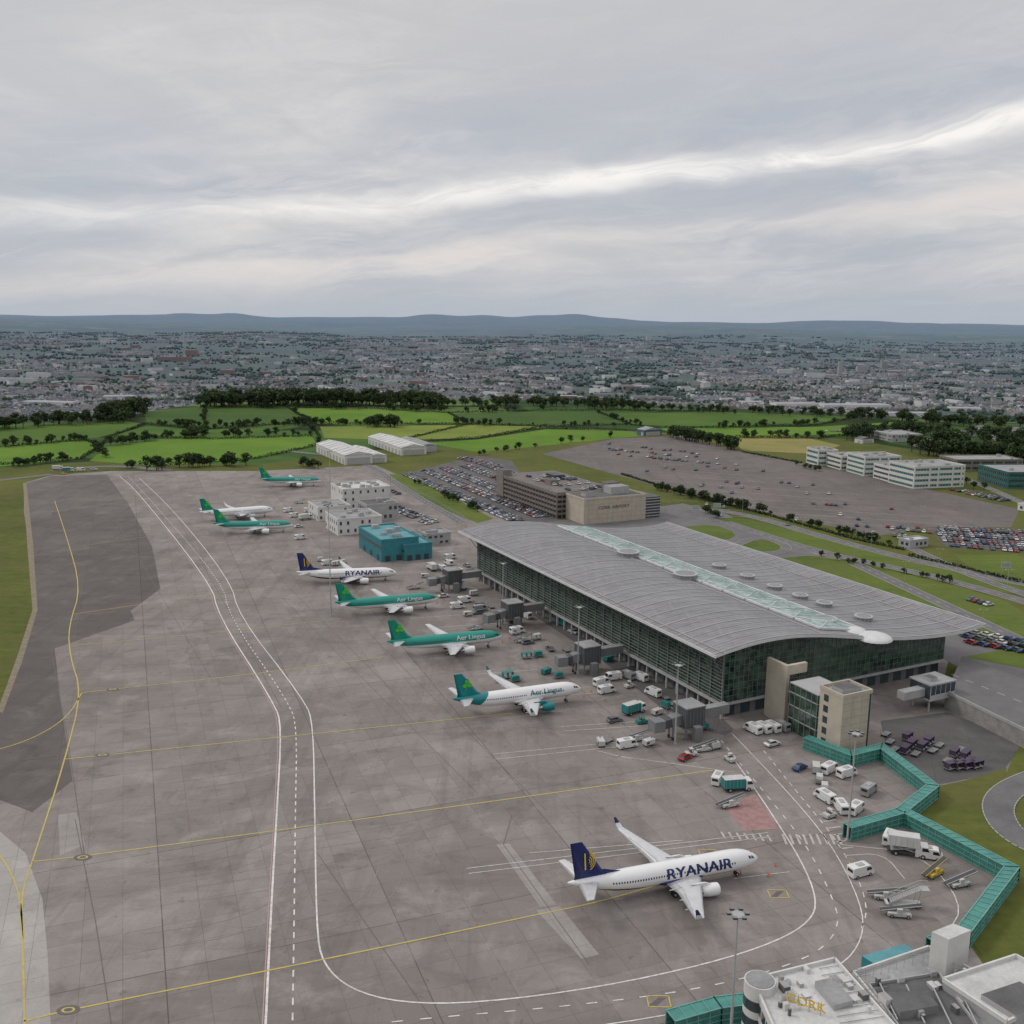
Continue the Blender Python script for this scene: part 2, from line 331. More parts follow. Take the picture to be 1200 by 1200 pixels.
road('road',[(1000,660),(1130,720),(1300,800)],7,.14)
road('road',[(1062,640),(1130,672),(1210,700)],6,.165)
road('road',[(1230,905),(1180,925),(1165,950),(1190,985),(1260,1010)],7,.14,False)
road('road',[(540,612),(470,572),(440,548),(400,535),(330,528)],6,.14)
road('road',[(60,552),(130,545),(200,552)],7,.13,False)
road('road',[(-80,572),(0,563),(60,556)],5,.13,False)
road('road',[(1085,548),(1130,560),(1200,590),(1260,620)],6,.14)
# ---------------------------------------------------------------- building kit
P1=G(838,765,24);P2=G(537,620,24)
A=(P2-P1).normalized(); B=Vector((A.y,-A.x,0)); LT=(P2-P1).length
def frame(o,ang=None):
    if ang is None: a,b=A,B
    else: b=Vector((math.cos(ang),math.sin(ang),0)); a=Vector((-b.y,b.x,0))
    return Matrix(((b.x,a.x,0,o.x),(b.y,a.y,0,o.y),(0,0,1,o.z),(0,0,0,1)))
m_win=M('window_glass',(.035,.05,.06),.12,0,.4,.8,.8)
m_frame=M('window_frame',(.4,.41,.42),.5)
m_roofg=M('flat_roof_grey',(.27,.27,.27),.85,0,.3,.15)
m_roofw=M('flat_roof_white',(.50,.50,.49),.8,0,.25,.15)
m_roofd=M('flat_roof_dark',(.11,.108,.11),.85,0,.3,.2)
w_white=M('white_render',(.58,.57,.55),.8,0,.12,.3); w_grey=M('grey_cladding',(.36,.36,.36),.6,0,.15,.3)
w_beige=M('sandstone_cladding',(.44,.395,.32),.85,0,.16,.3); w_brown=M('precast_brown',(.20,.175,.155),.85,0,.18,.4)
w_teal=M('teal_cladding',(.04,.21,.25),.5,0,.18,.4); w_tealr=M('teal_roof',(.09,.27,.30),.6,0,.25,.2); w_dark=M('dark_metal',(.05,.055,.06),.5)
def building(name,px,py,lA,lB,h,wall,roof,st=3,ang=None,wd=1.8,gap=3.2,plant=2,z0=0,band=False,ribs=False,win=True,wmt=None):
    W_=wmt or m_win
    b=MB(frame(G(px,py,0)+Vector((0,0,z0)),ang)); b.box(0,lB,0,lA,0,h,wall,roof)
    for x0,x1,y0,y1 in ((-.15,lB+.15,-.15,.25),(-.15,lB+.15,lA-.25,lA+.15),(-.15,.25,.25,lA-.25),(lB-.25,lB+.15,.25,lA-.25)): b.box(x0,x1,y0,y1,h-.3,h+.7,wall)
    fh=h/st
    if win:
      for k in range(st):
        z=k*fh+fh*.32; hh=fh*.42
        if band:
            b.box(1,lB-1,-.06,.1,z,z+hh,W_); b.box(-.06,.1,1,lA-1,z,z+hh,W_); b.box(lB-.1,lB+.06,1,lA-1,z,z+hh,W_)
            i=2.5
            while i<lB-1: b.box(i,i+(1.6 if int(i)%4==0 else .15),-.1,.1,z-.05,z+hh+.05,wall); i+=2.5
            i=2.5
            while i<lA-1: b.box(-.1,.1,i,i+.15,z-.05,z+hh+.05,m_frame); i+=2.5
        else:
            R2=random.Random(k+int(px))
            i=1.2
            while i+wd<lB:
                if R2.random()<.7: b.box(i,i+wd,-.05,.1,z,z+hh,W_); b.box(i-.1,i+wd+.1,-.12,.1,z-.15,z-.01,m_frame)
                i+=gap
            i=1.2
            while i+wd<lA:
                if R2.random()<.7: b.box(-.05,.1,i,i+wd,z,z+hh,W_); b.box(-.12,.1,i-.1,i+wd+.1,z-.15,z-.01,m_frame)
                i+=gap
    if ribs:
        i=.8
        while i<lB: b.box(i,i+.12,-.12,0,0,h-.35,roof); i+=1.6
        i=.8
        while i<lA: b.box(-.12,0,i,i+.12,0,h-.35,roof); i+=1.6
        for k in range(3): b.box(lB*(.1+.3*k),lB*(.1+.3*k)+2.6,-.14,-.125,.2,3,w_dark); b.box(-.14,-.125,lA*(.1+.3*k),lA*(.1+.3*k)+3,.2,3,w_dark)
        b.box(-.16,-.02,.3,lA-.3,h*.6,h*.72,m_win)
    R_=random.Random(int(px*7+py))
    for k in range(plant):
        x=R_.uniform(1,max(1.5,lB-5)); y=R_.uniform(1,max(1.5,lA-5)); s_=R_.uniform(1.5,3.5); 
        b.box(x,x+s_,y,y+s_*R_.uniform(.6,1.3),h,h+R_.uniform(1,2.2),w_grey,m_roofg)
        b.cyl((x-.8,y,h),(x-.8,y,h+1.6),.25,.25,w_grey,6)
    return b.obj(name)
building('teal_terminal_building',447,659,36,20,11,w_teal,w_tealr,2,plant=8,ribs=True,win=False)
building('teal_terminal_building',474,658,28,15,8,w_teal,w_tealr,2,plant=4,ribs=True,win=False)
building('white_office_building',396,628,24,26,9,w_white,m_roofg,2,plant=6,wd=1.3,gap=4.2)
building('white_office_building',373,611,22,20,8,w_white,m_roofg,2,plant=4,wd=1.3,gap=5)
building('white_office_building',402,598,26,32,13,w_white,m_roofw,3,plant=11,wd=1.2,gap=5)
building('grey_office_building',430,612,16,20,10,w_grey,m_roofd,2,plant=4)
building('grey_office_building',500,640,12,14,6,w_grey,m_roofg,2,plant=2)
def shed(name,px,py,lA,lB,h,wall,roof):
    b=MB(frame(G(px,py,0))); b.box(0,lB,0,lA,0,h,wall)
    r=h+lB*.12; v=[(-.4,-.4,h+.02),(lB/2,-.4,r),(lB+.4,-.4,h+.02),(-.4,lA+.4,h+.02),(lB/2,lA+.4,r),(lB+.4,lA+.4,h+.02)]
    b.add(v,[(0,1,4,3),(1,2,5,4),(0,2,1),(3,4,5)],roof)
    i=2
    while i<lA-6: b.box(-.08,0,i,i+4,0,h*.6,w_grey); i+=9
    i=4
    while i<lA-2: b.beam((-.3,i,h+.1),(lB/2,i,r+.1),.9,.12,m_roofg); i+=11
    b.box(2,lB-2,-.08,0,0,h*.7,w_grey); b.obj(name)
shed('hangar',404,545,85,24,8,w_white,m_roofw); shed('hangar',432,543,60,16,6,w_white,m_roofw); shed('hangar',470,534,90,24,7,w_white,m_roofw); shed('hangar',495,530,60,14,6,w_grey,m_roofg)
shed('storage_shed',755,511,14,22,6,M('blue_cladding',(.06,.12,.2),.6),m_roofg)
# multi-storey car park
b=MB(frame(G(652,608))); LA,LB_=84,44; m_deck=M('car_park_deck',(.15,.135,.125),.85,0,.3,.12)
b.box(1,LB_-1,1,LA-1,0,14.2,w_dark,m_roofd)
for k in range(5):
    z=2.2+k*3; b.box(0,LB_,0,LA,z,z+1.35,w_brown,m_deck)
b.box(0,LB_,0,.3,15.56,16.3,w_brown);b.box(0,.3,.3,LA,15.56,16.3,w_brown)
for i in np.arange(0,LA,3.9): b.box(-.2,0,i,i+.5,0,15.5,w_brown)
for i in np.arange(0,LB_,3.5): b.box(i,i+.5,-.2,0,0,15.5,w_brown)
b.box(LB_-8,LB_+.3,-.5,7,0,20,w_brown,m_roofd); b.box(-.4,6,LA-10,LA+.3,0,19.5,w_brown,m_roofd); b.box(12,18,30,38,15.5,18.6,w_brown,m_roofd); b.box(26,34,50,62,15.5,18,w_dark,m_roofd)
for i in range(4): b.box(3,LB_-3,12+i*18,12.15+i*18,15.56,15.6,m_whitew)
b.obj('multi_storey_car_park'); MSCP=frame(G(652,608))
# sandstone hall
b=MB(frame(G(684,615))); b.box(0,44,0,22,0,15,w_beige,m_roofd)
for x0,x1,y0,y1 in ((-.2,44.2,-.2,.3),(-.2,44.2,21.7,22.2),(-.2,.3,.3,21.7),(43.7,44.2,.3,21.7)): b.box(x0,x1,y0,y1,14.6,15.8,w_beige)
for k in range(1,5): b.box(-.03,44.03,-.03,0,k*2.9,k*2.9+.07,w_brown)
for i in np.arange(3,44,3.4): b.box(i,i+.06,-.028,0,.2,14.5,w_brown)
b.box(44.2,56,2,24,0,13,w_dark,m_roofd); b.box(25,38,10,19,15,19.5,w_grey,m_roofg); b.box(6,12,8,14,15,17,w_grey,m_roofd)
for i in range(7): b.box(44.2,56.05,1.9,2,1+i*1.8,1.5+i*1.8,m_frame)
b.obj('sandstone_hall')
def textmesh(s,size=1):
    c=bpy.data.curves.new('t','FONT'); c.body=s; c.size=size; c.resolution_u=3
    o=bpy.data.objects.new('t',c); sc.collection.objects.link(o); dg=bpy.context.evaluated_depsgraph_get()
    me=o.evaluated_get(dg).to_mesh(); vs=[tuple(q.co) for q in me.vertices]; fs=[tuple(p.vertices) for p in me.polygons]
    o.evaluated_get(dg).to_mesh_clear(); bpy.data.objects.remove(o); bpy.data.curves.remove(c); return vs,fs
vs,fs=textmesh('CORK AIRPORT',2.8)
b=MB(frame(G(684,615))); b.add([(10+x*1.1,-.12,8.5+y) for x,y,_ in vs],fs,w_dark); sg=b.obj('sign'); 
# offices east
w_off=M('office_render',(.56,.56,.52),.8,0,.12,.3); tealg=M('teal_glass',(.04,.14,.14),.15,0,.4,.5,.8)
for nm,px,py,la,lb,h,st,ww in (('office_building',958,546,20,18,13,3,tealg),('office_building',985,551,24,30,11,3,None),('office_building',1012,558,26,32,15,4,tealg),('office_building',1045,566,26,20,11,3,None),('office_building',1070,573,30,44,16,4,tealg)):
    building(nm,px,py,la,lb,h,w_off,m_roofg,st,ang=.15+(px%3)*.06,band=True,plant=7,wmt=ww)
building('office_building',1120,552,28,58,9,w_brown,m_roofg,2,ang=.1,band=True)
building('office_building',1180,573,40,60,12,tealg,m_roofg,3,ang=.1,band=True)
building('office_building',1045,518,40,34,7,w_grey,m_roofg,2,ang=.2)
building('brick_building',1085,526,26,50,7,w_brown,M('brown_roof',(.16,.09,.07),.8),2,ang=.2)
building('kiosk_building',1066,643,8,14,4,w_grey,m_roofw,1,plant=1)
building('kiosk_building',1205,600,8,14,4,w_white,m_roofw,1,plant=1)
for x,y in ((1010,520),(1130,512),(1165,518),(1190,508),(1060,505),(1180,525),(1150,506)): shed('house',x,y,10,16,4.5,w_white,m_roofd)
# ---------------------------------------------------------------- terminal
TF=frame(Vector((P1.x,P1.y,0)))
term=bpy.data.objects.new('airport_terminal',None); sc.collection.objects.link(term)
PS=[(0,23.2),(6,24.2),(16,25.3),(28,25.4),(40,24.2),(52,22.2),(64,20.0),(76,18.2),(88,17.0),(100,16.4),(110,16.6),(118,17.6)]
xs=np.linspace(0,118,60)
from bisect import bisect
def cubic(px_,x):
    i=max(0,min(len(px_)-2,bisect([p[0] for p in px_],x)-1)); p0=px_[max(0,i-1)];p1=px_[i];p2=px_[i+1];p3=px_[min(len(px_)-1,i+2)]
    t=(x-p1[0])/(p2[0]-p1[0]); h=p2[0]-p1[0]
    m1=(p2[1]-p0[1])/(p2[0]-p0[0])*h; m2=(p3[1]-p1[1])/(p3[0]-p1[0])*h
    return (2*t**3-3*t*t+1)*p1[1]+(t**3-2*t*t+t)*m1+(-2*t**3+3*t*t)*p2[1]+(t**3-t*t)*m2
zr=lambda s_: cubic(PS,s_)
m=bpy.data.materials.new('standing_seam_roof'); n=N(nt(m)); o=n.obj()
a=n.noise(n.mapping(o,-math.atan2(B.y,B.x),(.02,.5,1)),1,5,.65); d_=n.noise(o,.04,6,.65,.4); e_=n.noise(n.mapping(o,-math.atan2(B.y,B.x),(.5,.03,1)),1,4,.6)
c=n.mix(n.rng(a,.35,.65),(.215,.212,.22),(.315,.31,.315)); c=n.mix(n.rng(d_,.42,.68,0,.5),c,(.18,.175,.175)); c=n.mix(n.rng(e_,.5,.7,0,.35),c,(.38,.37,.37)); n.out(c,.5,.3,spec=.4); m_troof=m
m_seam=M('roof_seam',(.31,.305,.31),.5,.3,.15,.1); m_seamd=M('roof_gutter',(.16,.16,.17),.5,.3,.1,.2); m_soff=M('roof_soffit',(.42,.42,.42),.6)
m_edge=M('roof_edge_trim',(.56,.56,.56),.5)
b=MB(TF)
t0,t1=-.5,LT
up=[(x,zr(x)) for x in xs]
v=[]
for x,z in up: v+= [(x,t0,z),(x,t1,z)]
b.add(v,[(2*i,2*i+2,2*i+3,2*i+1) for i in range(len(up)-1)],m_troof,True)
v2=[(x,y,z-.7) for x,y,z in v]; b.add(v2,[(2*i,2*i+1,2*i+3,2*i+2) for i in range(len(up)-1)],m_soff,True)
for t in (t0,t1):
    vv_=[];
    for x,z in up: vv_+=[(x,t,z+.02),(x,t,z-.72)]
    b.add(vv_,[(2*i,2*i+2,2*i+3,2*i+1) for i in range(len(up)-1)],m_edge)
for x,z in (up[0],up[-1]): b.box(x-.12,x+.12,t0-.1,t1+.1,z-.85,z+.1,m_edge)
b.obj('roof',term)
b=MB(TF)
k=0
for t in np.arange(t0+1.2,t1-.5,1.6):
    wdt=.07; hh=.06; mt=m_seam
    if k%6==0: wdt=.4; hh=.16
    if k%6==3: wdt=.12; hh=.05; mt=m_seamd
    k+=1
    rg=[[(x,t-wdt,z-.05),(x,t-wdt,z+hh),(x,t+wdt,z+hh),(x,t+wdt,z-.05)] for x,z in up[::2]]
    b.loft(rg,mt,sm=False)
for s_ in (2.5,43,69,108): b.box(s_-.3,s_+.3,t0+.2,t1-.2,zr(s_)-.2,zr(s_)+.25,m_seam)
b.obj('roof_seams',term)
m=bpy.data.materials.new('skylight_glass'); n=N(nt(m)); o=n.obj(); a=n.noise(o,.25,4,.6); c=n.mix(n.rng(a,.35,.65),(.12,.24,.21),(.33,.46,.42)); n.out(c,.2,spec=.7); m_sky=m
m_rim=M('vent_metal',(.25,.255,.26),.5,.3); m_rimt=M('vent_top',(.38,.38,.38),.6)
b=MB(TF); sa,sb=47,68; st=12.6; t=6
while t+st<LT-6:
    zA,zB=zr(sa)+.5,zr(sb)+.5
    for tri in (((sa,t,zA),(sb,t+st*.06,zB),(sa,t+st*.92,zA)),((sb,t+st*.14,zB),(sb,t+st,zB),(sa+1.5,t+st*.99,zA))):
        mid=Vector([sum(q[i] for q in tri)/3 for i in range(3)])+Vector((0,0,1.5)); c=[Vector(q) for q in tri]
        b.add(list(tri)+[tuple(mid)],[(0,1,3),(1,2,3),(2,0,3)],m_sky)
        for i in range(3):
            b.beam(c[i],c[(i+1)%3],.55,.7,m_edge); b.beam(c[i],mid,.22,.25,m_edge); b.beam((c[i]+c[(i+1)%3])/2,mid,.18,.2,m_edge)
            b.beam(c[i]*.5+mid*.5,c[(i+1)%3]*.5+mid*.5,.18,.2,m_edge)
    t+=st
b.obj('skylights',term)
b=MB(TF)
def drum(px,py,r,hh=1.6,dome=False,m_=None):
    q=TF.inverted()@G(px,py,21.5); s_=max(3,min(112,q.x)); z=zr(s_); q=TF.inverted()@G(px,py,z+.5); s_=max(3,min(112,q.x)); z=zr(s_); t=q.y
    if dome:
        rg=[]
        for a in (0,15,30,50,70,85): rg.append([(s_+r*math.cos(math.radians(a))*math.cos(u),t+r*math.cos(math.radians(a))*math.sin(u),z-.3+r*.3*math.sin(math.radians(a))) for u in np.linspace(0,2*math.pi,20,endpoint=False)])
        b.loft(rg,m_edge)
    else:
        b.cyl((s_,t,z-1.5),(s_,t,z+hh),r,r,m_rim,28); b.cyl((s_,t,z+hh),(s_,t,z+hh+.3),r+.25,r+.25,m_rimt,28); b.cyl((s_,t,z+hh+.31),(s_,t,z+hh+.45),r*.8,r*.75,m_rim,28)
        for k in range(14):
            a=k*math.pi/7; b.box(s_+r*math.cos(a)-.1,s_+r*math.cos(a)+.1,t+r*math.sin(a)-.1,t+r*math.sin(a)+.1,z-1,z+hh,m_rimt)
for x,y,r in ((736,652,4.6),(803,678,4.6)): drum(x,y,r,1.8)
for x,y,r in ((843,662,2.8),(876,674,2.8),(908,686,2.8),(938,697,2.8),(966,706,2.8),(1012,722,3),(966,727,4.2)): drum(x,y,r,1.2)
for x,y,r in ((998,737,5),(1024,744,6),(690,620,4)): drum(x,y,r,dome=True)
b.obj('roof_vents',term)
m=bpy.data.materials.new('curtain_glass'); n=N(nt(m)); o=n.obj(); a=n.noise(n.mapping(o,math.atan2(-B.y,B.x),(.35,.35,.45)),1,1,.4); c2=n.noise(o,.05,3,.5)
c=n.mix(n.rng(a,.4,.62),(.008,.02,.016),(.045,.095,.068)); c=n.mix(n.rng(c2,.5,.7,0,.5),c,(.10,.15,.10)); n.out(c,.08,0,spec=.9); m_cg=m
m_mull=M('mullion',(.22,.26,.25),.4,.4); m_louv=M('louvre',(.28,.32,.30),.45,.3); m_pier=M('ground_floor_cladding',(.14,.145,.145),.7)
W0,T0,T1,W1=7.5,4.5,LT-5,104
b=MB(TF)
def wallz(s_): return zr(s_)-.72
b.box(W0,W0+.3,T0,T1,5.2,wallz(W0),m_cg)
v=[];ss=np.linspace(W0+.3,W1,30)
for s_ in ss: v+= [(s_,T0,5.2),(s_,T0,wallz(s_))]
b.add(v,[(2*i,2*i+2,2*i+3,2*i+1) for i in range(29)],m_cg)
v=[(x,T1,z) for x,_,z in v]; b.add(v,[(2*i,2*i+2,2*i+3,2*i+1) for i in range(29)],m_cg)
b.box(W1,W1+.3,T0,T1,5.2,wallz(W1),m_cg)
b.obj('curtain_wall',term)
b=MB(TF)
for z in np.arange(6,22.5,1.1): b.box(W0-.75,W0-.45,T0-.2,T1+.2,z,z+.09,m_louv)
for t in np.arange(T0,T1,5.8):
    b.box(W0-.45,W0-.02,t,t+.28,5.2,wallz(W0)-.02,m_mull); b.beam((W0-.6,t+.15,15),(1.2,t+.15,zr(1.2)-.8),.22,.22,m_mull)
for t in np.arange(T0,T1,1.45): b.box(W0-.1,W0-.01,t,t+.05,5.2,wallz(W0)-.03,m_mull)
s_=W0
while s_<W1:
    b.box(s_,s_+.1,T0-.14,T0-.01,5.2,wallz(s_)-.03,m_mull); s_+=1.9
for z in np.arange(5.2,23,1.9):
    sm_=W1
    for q in ss:
        if wallz(q)<z+.2 and q>40: sm_=q; break
    b.box(W0,sm_,T0-.2,T0-.15,z,z+.09,m_mull)
b.obj('mullions_and_louvres',term)
b=MB(TF)
b.box(W0+1.5,W1-1,T0+1,T1-1,0,5.1,m_pier); b.box(W0-1.2,W1+.2,T0-.8,T1+.3,4.5,5.18,w_grey)
for t in np.arange(T0,T1,5.8):
    b.box(W0-.6,W0+.1,t-.3,t+.3,0,4.5,w_grey)
    if int(t)%3: b.box(W0+1.4,W0+1.5,t+1,t+4.6,.1,3.4,w_dark)
    else: b.box(W0+1.4,W0+1.5,t+1.2,t+4.2,1.2,3.6,m_win)
for s_ in np.arange(W0+2,W1-2,6): b.box(s_,s_+3.6,T0+.9,T0+1,.3,3.5,m_win)
b.obj('ground_floor',term)
b=MB(frame(G(983,886)));
b.box(0,11,0,9,0,17.5,w_beige,m_roofg)
for x0,x1,y0,y1 in ((-.15,11.15,-.15,.3),(-.15,11.15,8.7,9.15),(-.15,.3,.3,8.7),(10.7,11.15,.3,8.7)): b.box(x0,x1,y0,y1,17.2,18.3,w_beige)
b.box(1.5,5,2,6,17.5,18.9,w_grey,m_roofd); b.box(6,9,2,7,17.5,18.4,w_grey,m_roofd)
for k in range(5): b.box(-.05,0,5.5,7.3,1+k*3.3,3+k*3.3,m_win)
for k in range(1,8): b.box(-.02,11.02,-.022,0,k*2.2,k*2.2+.05,w_brown)
for i in (3.6,7.3): b.box(i,i+.05,-.02,0,.1,17,w_brown)
b.box(10.2,10.8,-.06,0,1,17,m_win)
b.box(-.3,11,9.2,21,0,15,m_cg,m_roofg)
for z in (4,8,12,14.8): b.box(-.4,11.1,9.15,21.1,z,z+.3,w_grey)
for t in np.arange(9.3,21,2.3): b.box(-.45,-.3,t,t+.2,0,14.8,m_mull)
b.obj('stair_tower')
b=MB(frame(G(918,850))); b.box(0,1.2,0,9,0,19,w_beige); b.box(1.2,8,0,1.2,16,19,w_beige); b.obj('sandstone_portal')
b=MB(frame(G(1088,836)));
b.box(0,11,0,8,4.5,9,m_win,m_roofg); b.box(-.3,11.3,-.3,8.3,4,4.48,w_grey); b.box(-.3,11.3,-.3,8.3,9.02,9.5,w_grey,m_roofg); b.box(2,5,2,5,9.5,10.6,w_grey,m_roofd)
for i in range(6): b.box(i*2.2,i*2.2+.15,-.12,0,4.5,9,m_frame)
b.box(0,11,-.13,-.02,4.5,5.8,w_grey); b.box(-9,0,2,5,5,7.6,w_grey,m_roofg)
for x in (1,10):
    for y in (1,7): b.cyl((x,y,0),(x,y,4),.35,.35,w_grey)
b.obj('elevated_walkway_building')
rp_=gp([(1128,768),(1210,800),(1330,850),(1330,900),(1210,862),(1108,812)],5)
b=MB(); b.prism([(q.x,q.y) for q in rp_],0,5,M('retaining_wall',(.26,.25,.24),.85,0,.35,.3),m_road)
q=[Vector((a.x,a.y,0)) for a in rp_]
for i in (3,4): b.beam(q[i]+Vector((0,0,5.5)),q[i+1]+Vector((0,0,5.5)),.3,1,w_grey)
ribbon(b,gp([(1115,790),(1210,828),(1330,872)],5),.2,5.02,m_white,dash=(3,3)); b.obj('departures_ramp')
# ---------------------------------------------------------------- glazed green walkway
m_gw=M('green_screen_panel',(.045,.19,.16),.25,0,.35,.5,.7); m_gwr=M('green_walkway_frame',(.12,.31,.27),.4,0,.25,.5); m_gwt=M('green_walkway_roof',(.06,.23,.20),.35,0,.35,.4)
def walkway(pts,w=2.6,h=3.6):
    p=[Vector((q.x,q.y,0)) for q in gp(pts)]; b=MB()
    L=[];R=[]
    for i,q in enumerate(p):
        if i==0: d=(p[1]-q).normalized(); nn=Vector((-d.y,d.x,0))
        elif i==len(p)-1: d=(q-p[i-1]).normalized(); nn=Vector((-d.y,d.x,0))
        else:
            d1=(q-p[i-1]).normalized(); d2=(p[i+1]-q).normalized(); n1=Vector((-d1.y,d1.x,0)); n2=Vector((-d2.y,d2.x,0)); nn=(n1+n2).normalized(); nn/=max(.4,nn.dot(n1))
        L.append(q+nn*w/2); R.append(q-nn*w/2)
    for i in range(len(p)-1):
        n_=max(1,int((p[i+1]-p[i]).length/2.0))
        for S_ in (L,R):
            a,c=S_[i],S_[i+1]; b.add([a+Vector((0,0,.3)),c+Vector((0,0,.3)),c+Vector((0,0,h)),a+Vector((0,0,h))],[(0,1,2,3)],m_gw)
            for k in range(n_+1):
                q=a+(c-a)*k/n_; b.box(q.x-.1,q.x+.1,q.y-.1,q.y+.1,0,h+.15,m_gwr)
            for z in (.25,h*.35,h*.68,h+.05): b.beam(a+Vector((0,0,z)),c+Vector((0,0,z)),.24,.14,m_gwr)
        b.add([L[i]+Vector((0,0,h)),L[i+1]+Vector((0,0,h)),R[i+1]+Vector((0,0,h)),R[i]+Vector((0,0,h))],[(0,1,2,3)],m_gwt)
        for k in range(n_+1): b.beam(L[i]+(L[i+1]-L[i])*k/n_+Vector((0,0,h+.06)),R[i]+(R[i+1]-R[i])*k/n_+Vector((0,0,h+.06)),.16,.12,m_gwr)
    b.obj('green_glazed_walkway')
walkway([(944,877),(996,897),(1032,888),(1092,935),(1054,966),(992,984)])
walkway([(1060,966),(1184,1033),(1128,1108),(1090,1122)])
walkway([(785,1212),(840,1196),(905,1188)],3)
# ---------------------------------------------------------------- bottom-right building
b=MB(); h=11
def pr(pl,z0,z1,m1,m2): b.prism([(q.x,q.y) for q in gp(pl,z1)],z0,z1,m1,m2)
pr([(882,1150),(978,1126),(1075,1235),(930,1262)],0,h,w_white,m_roofw)
pr([(1000,1142),(1088,1112),(1215,1180),(1215,1290),(1085,1245)],0,h-1,w_white,m_roofg)
pr([(1105,1150),(1190,1122),(1260,1160),(1180,1200)],0,h+1.2,w_grey,m_roofw)
pr([(1010,1120),(1060,1106),(1078,1118),(1030,1133)],0,h-3,w_teal,w_tealr)
pr([(1018,1155),(1100,1142),(1160,1225),(1075,1235)],0,h-.3,w_grey,m_roofd)
pr([(1092,1092),(1117,1082),(1138,1090),(1112,1101)],0,h+6,w_white,m_roofw)
pr([(1150,1165),(1195,1150),(1235,1175),(1190,1190)],h,h+2.2,w_grey,m_roofd)
pr([(955,1150),(975,1145),(1000,1172),(978,1178)],h,h+1.1,w_grey,m_roofg)
pr([(1040,1165),(1085,1158),(1100,1178),(1055,1186)],h-.3,h+1.2,M('plant_screen',(.2,.2,.2),.7),m_roofd)
def parapet(pl,z,m_,w=.35,hh=.8):
    q=gp(pl,z)
    for i in range(len(q)): b.beam(q[i]+Vector((0,0,hh/2-.1)),q[(i+1)%len(q)]+Vector((0,0,hh/2-.1)),w,hh,m_)
parapet([(882,1150),(978,1126),(1075,1235),(930,1262)],h,w_white); parapet([(1000,1142),(1088,1112),(1215,1180),(1215,1290),(1085,1245)],h-1,w_white)
parapet([(1105,1150),(1190,1122),(1260,1160),(1180,1200)],h+1.2,w_white); parapet([(1018,1155),(1100,1142),(1160,1225),(1075,1235)],h-.3,w_grey,.25,.6)
c0,c1,c2=gp([(882,1150),(930,1262),(978,1126)],h)
for (p,q) in ((c0,c1),(c0,c2)):
    d=(q-p).normalized(); nn=Vector((-d.y,d.x,0)); 
    if nn.y>0: nn=-nn
    L=(q-p).length
    for z in (1.2,4.6,7.9):
        k=1.0
        while k+2<L:
            a=p+d*k+nn*.06; e=p+d*(k+1.9)+nn*.06
            b.add([(a.x,a.y,z),(e.x,e.y,z),(e.x,e.y,z+1.9),(a.x,a.y,z+1.9)],[(0,1,2,3)],m_win); k+=2.4
# rounded glazed stair drum at the west corner
g0=G(890,1158,h); b.cyl((g0.x,g0.y,0),(g0.x,g0.y,h+1.6),2.6,2.6,w_white,24); b.cyl((g0.x,g0.y,h+1.61),(g0.x,g0.y,h+1.75),2.4,2.3,m_roofg,24)
for z in (1.5,4.8,8.1): b.cyl((g0.x,g0.y,z),(g0.x,g0.y,z+1.9),2.64,2.64,m_win,24,False)
R_=random.Random(3)
for k in range(44):
    x=R_.uniform(910,1180);y=R_.uniform(1140,1196); q=G(x,y,h); s_=R_.uniform(.3,1.5); b.M=frame(q,.3); b.box(0,s_,0,s_*R_.uniform(.6,1.8),-.9,R_.uniform(.3,1.3),R_.choice((w_grey,w_white,m_roofd)),R_.choice((m_roofw,m_roofg))); b.M=Matrix.Identity(4)
for k in range(4):
    a,c=gp([(1030+k*32,1150+k*4),(1052+k*32,1195+k*4)],h+.4); b.cyl(a,c,.14,.14,w_grey,8)
for k in range(9):
    a,c=gp([(960+k*3,1135+k*8),(1000+k*10,1128+k*7)],h+.2)
    b.beam(a,c,.08,.08,m_roofg)
pl=chaikin(gp([(1005,1146),(1085,1118),(1150,1152)],h),1)
for a,c in zip(pl,pl[1:]):
    for z in (.6,1.1): b.beam(a+Vector((0,0,z)),c+Vector((0,0,z)),.06,.06,w_grey)
for q in resample(pl,1.8): b.beam(q+Vector((0,0,-1)),q+Vector((0,0,1.1)),.06,.06,w_grey)
b.obj('airport_office_building')
vs,fs=textmesh('CORK',2.3); q=G(920,1178,h); b=MB(frame(q+Vector((0,0,.7)),-.5))
y0=M('yellow_sign_letters',(.75,.50,.04),.5)
for dy in (0,.06,.12,.18): b.add([(x+dy*.2,dy,.1+y) for x,y,_ in vs],fs,y0)
b.box(-.2,6,.19,.25,.25,.35,w_grey); b.box(-.2,6,.19,.25,1.35,1.45,w_grey)
for i in range(4): b.beam((i*1.8+.2,.3,-.8),(i*1.8+.2,.3,1.8),.1,.1,w_grey); b.beam((i*1.8+.2,.3,1.4),(i*1.8+.2,1.6,-.8),.08,.08,w_grey)
b.obj('roof_sign')
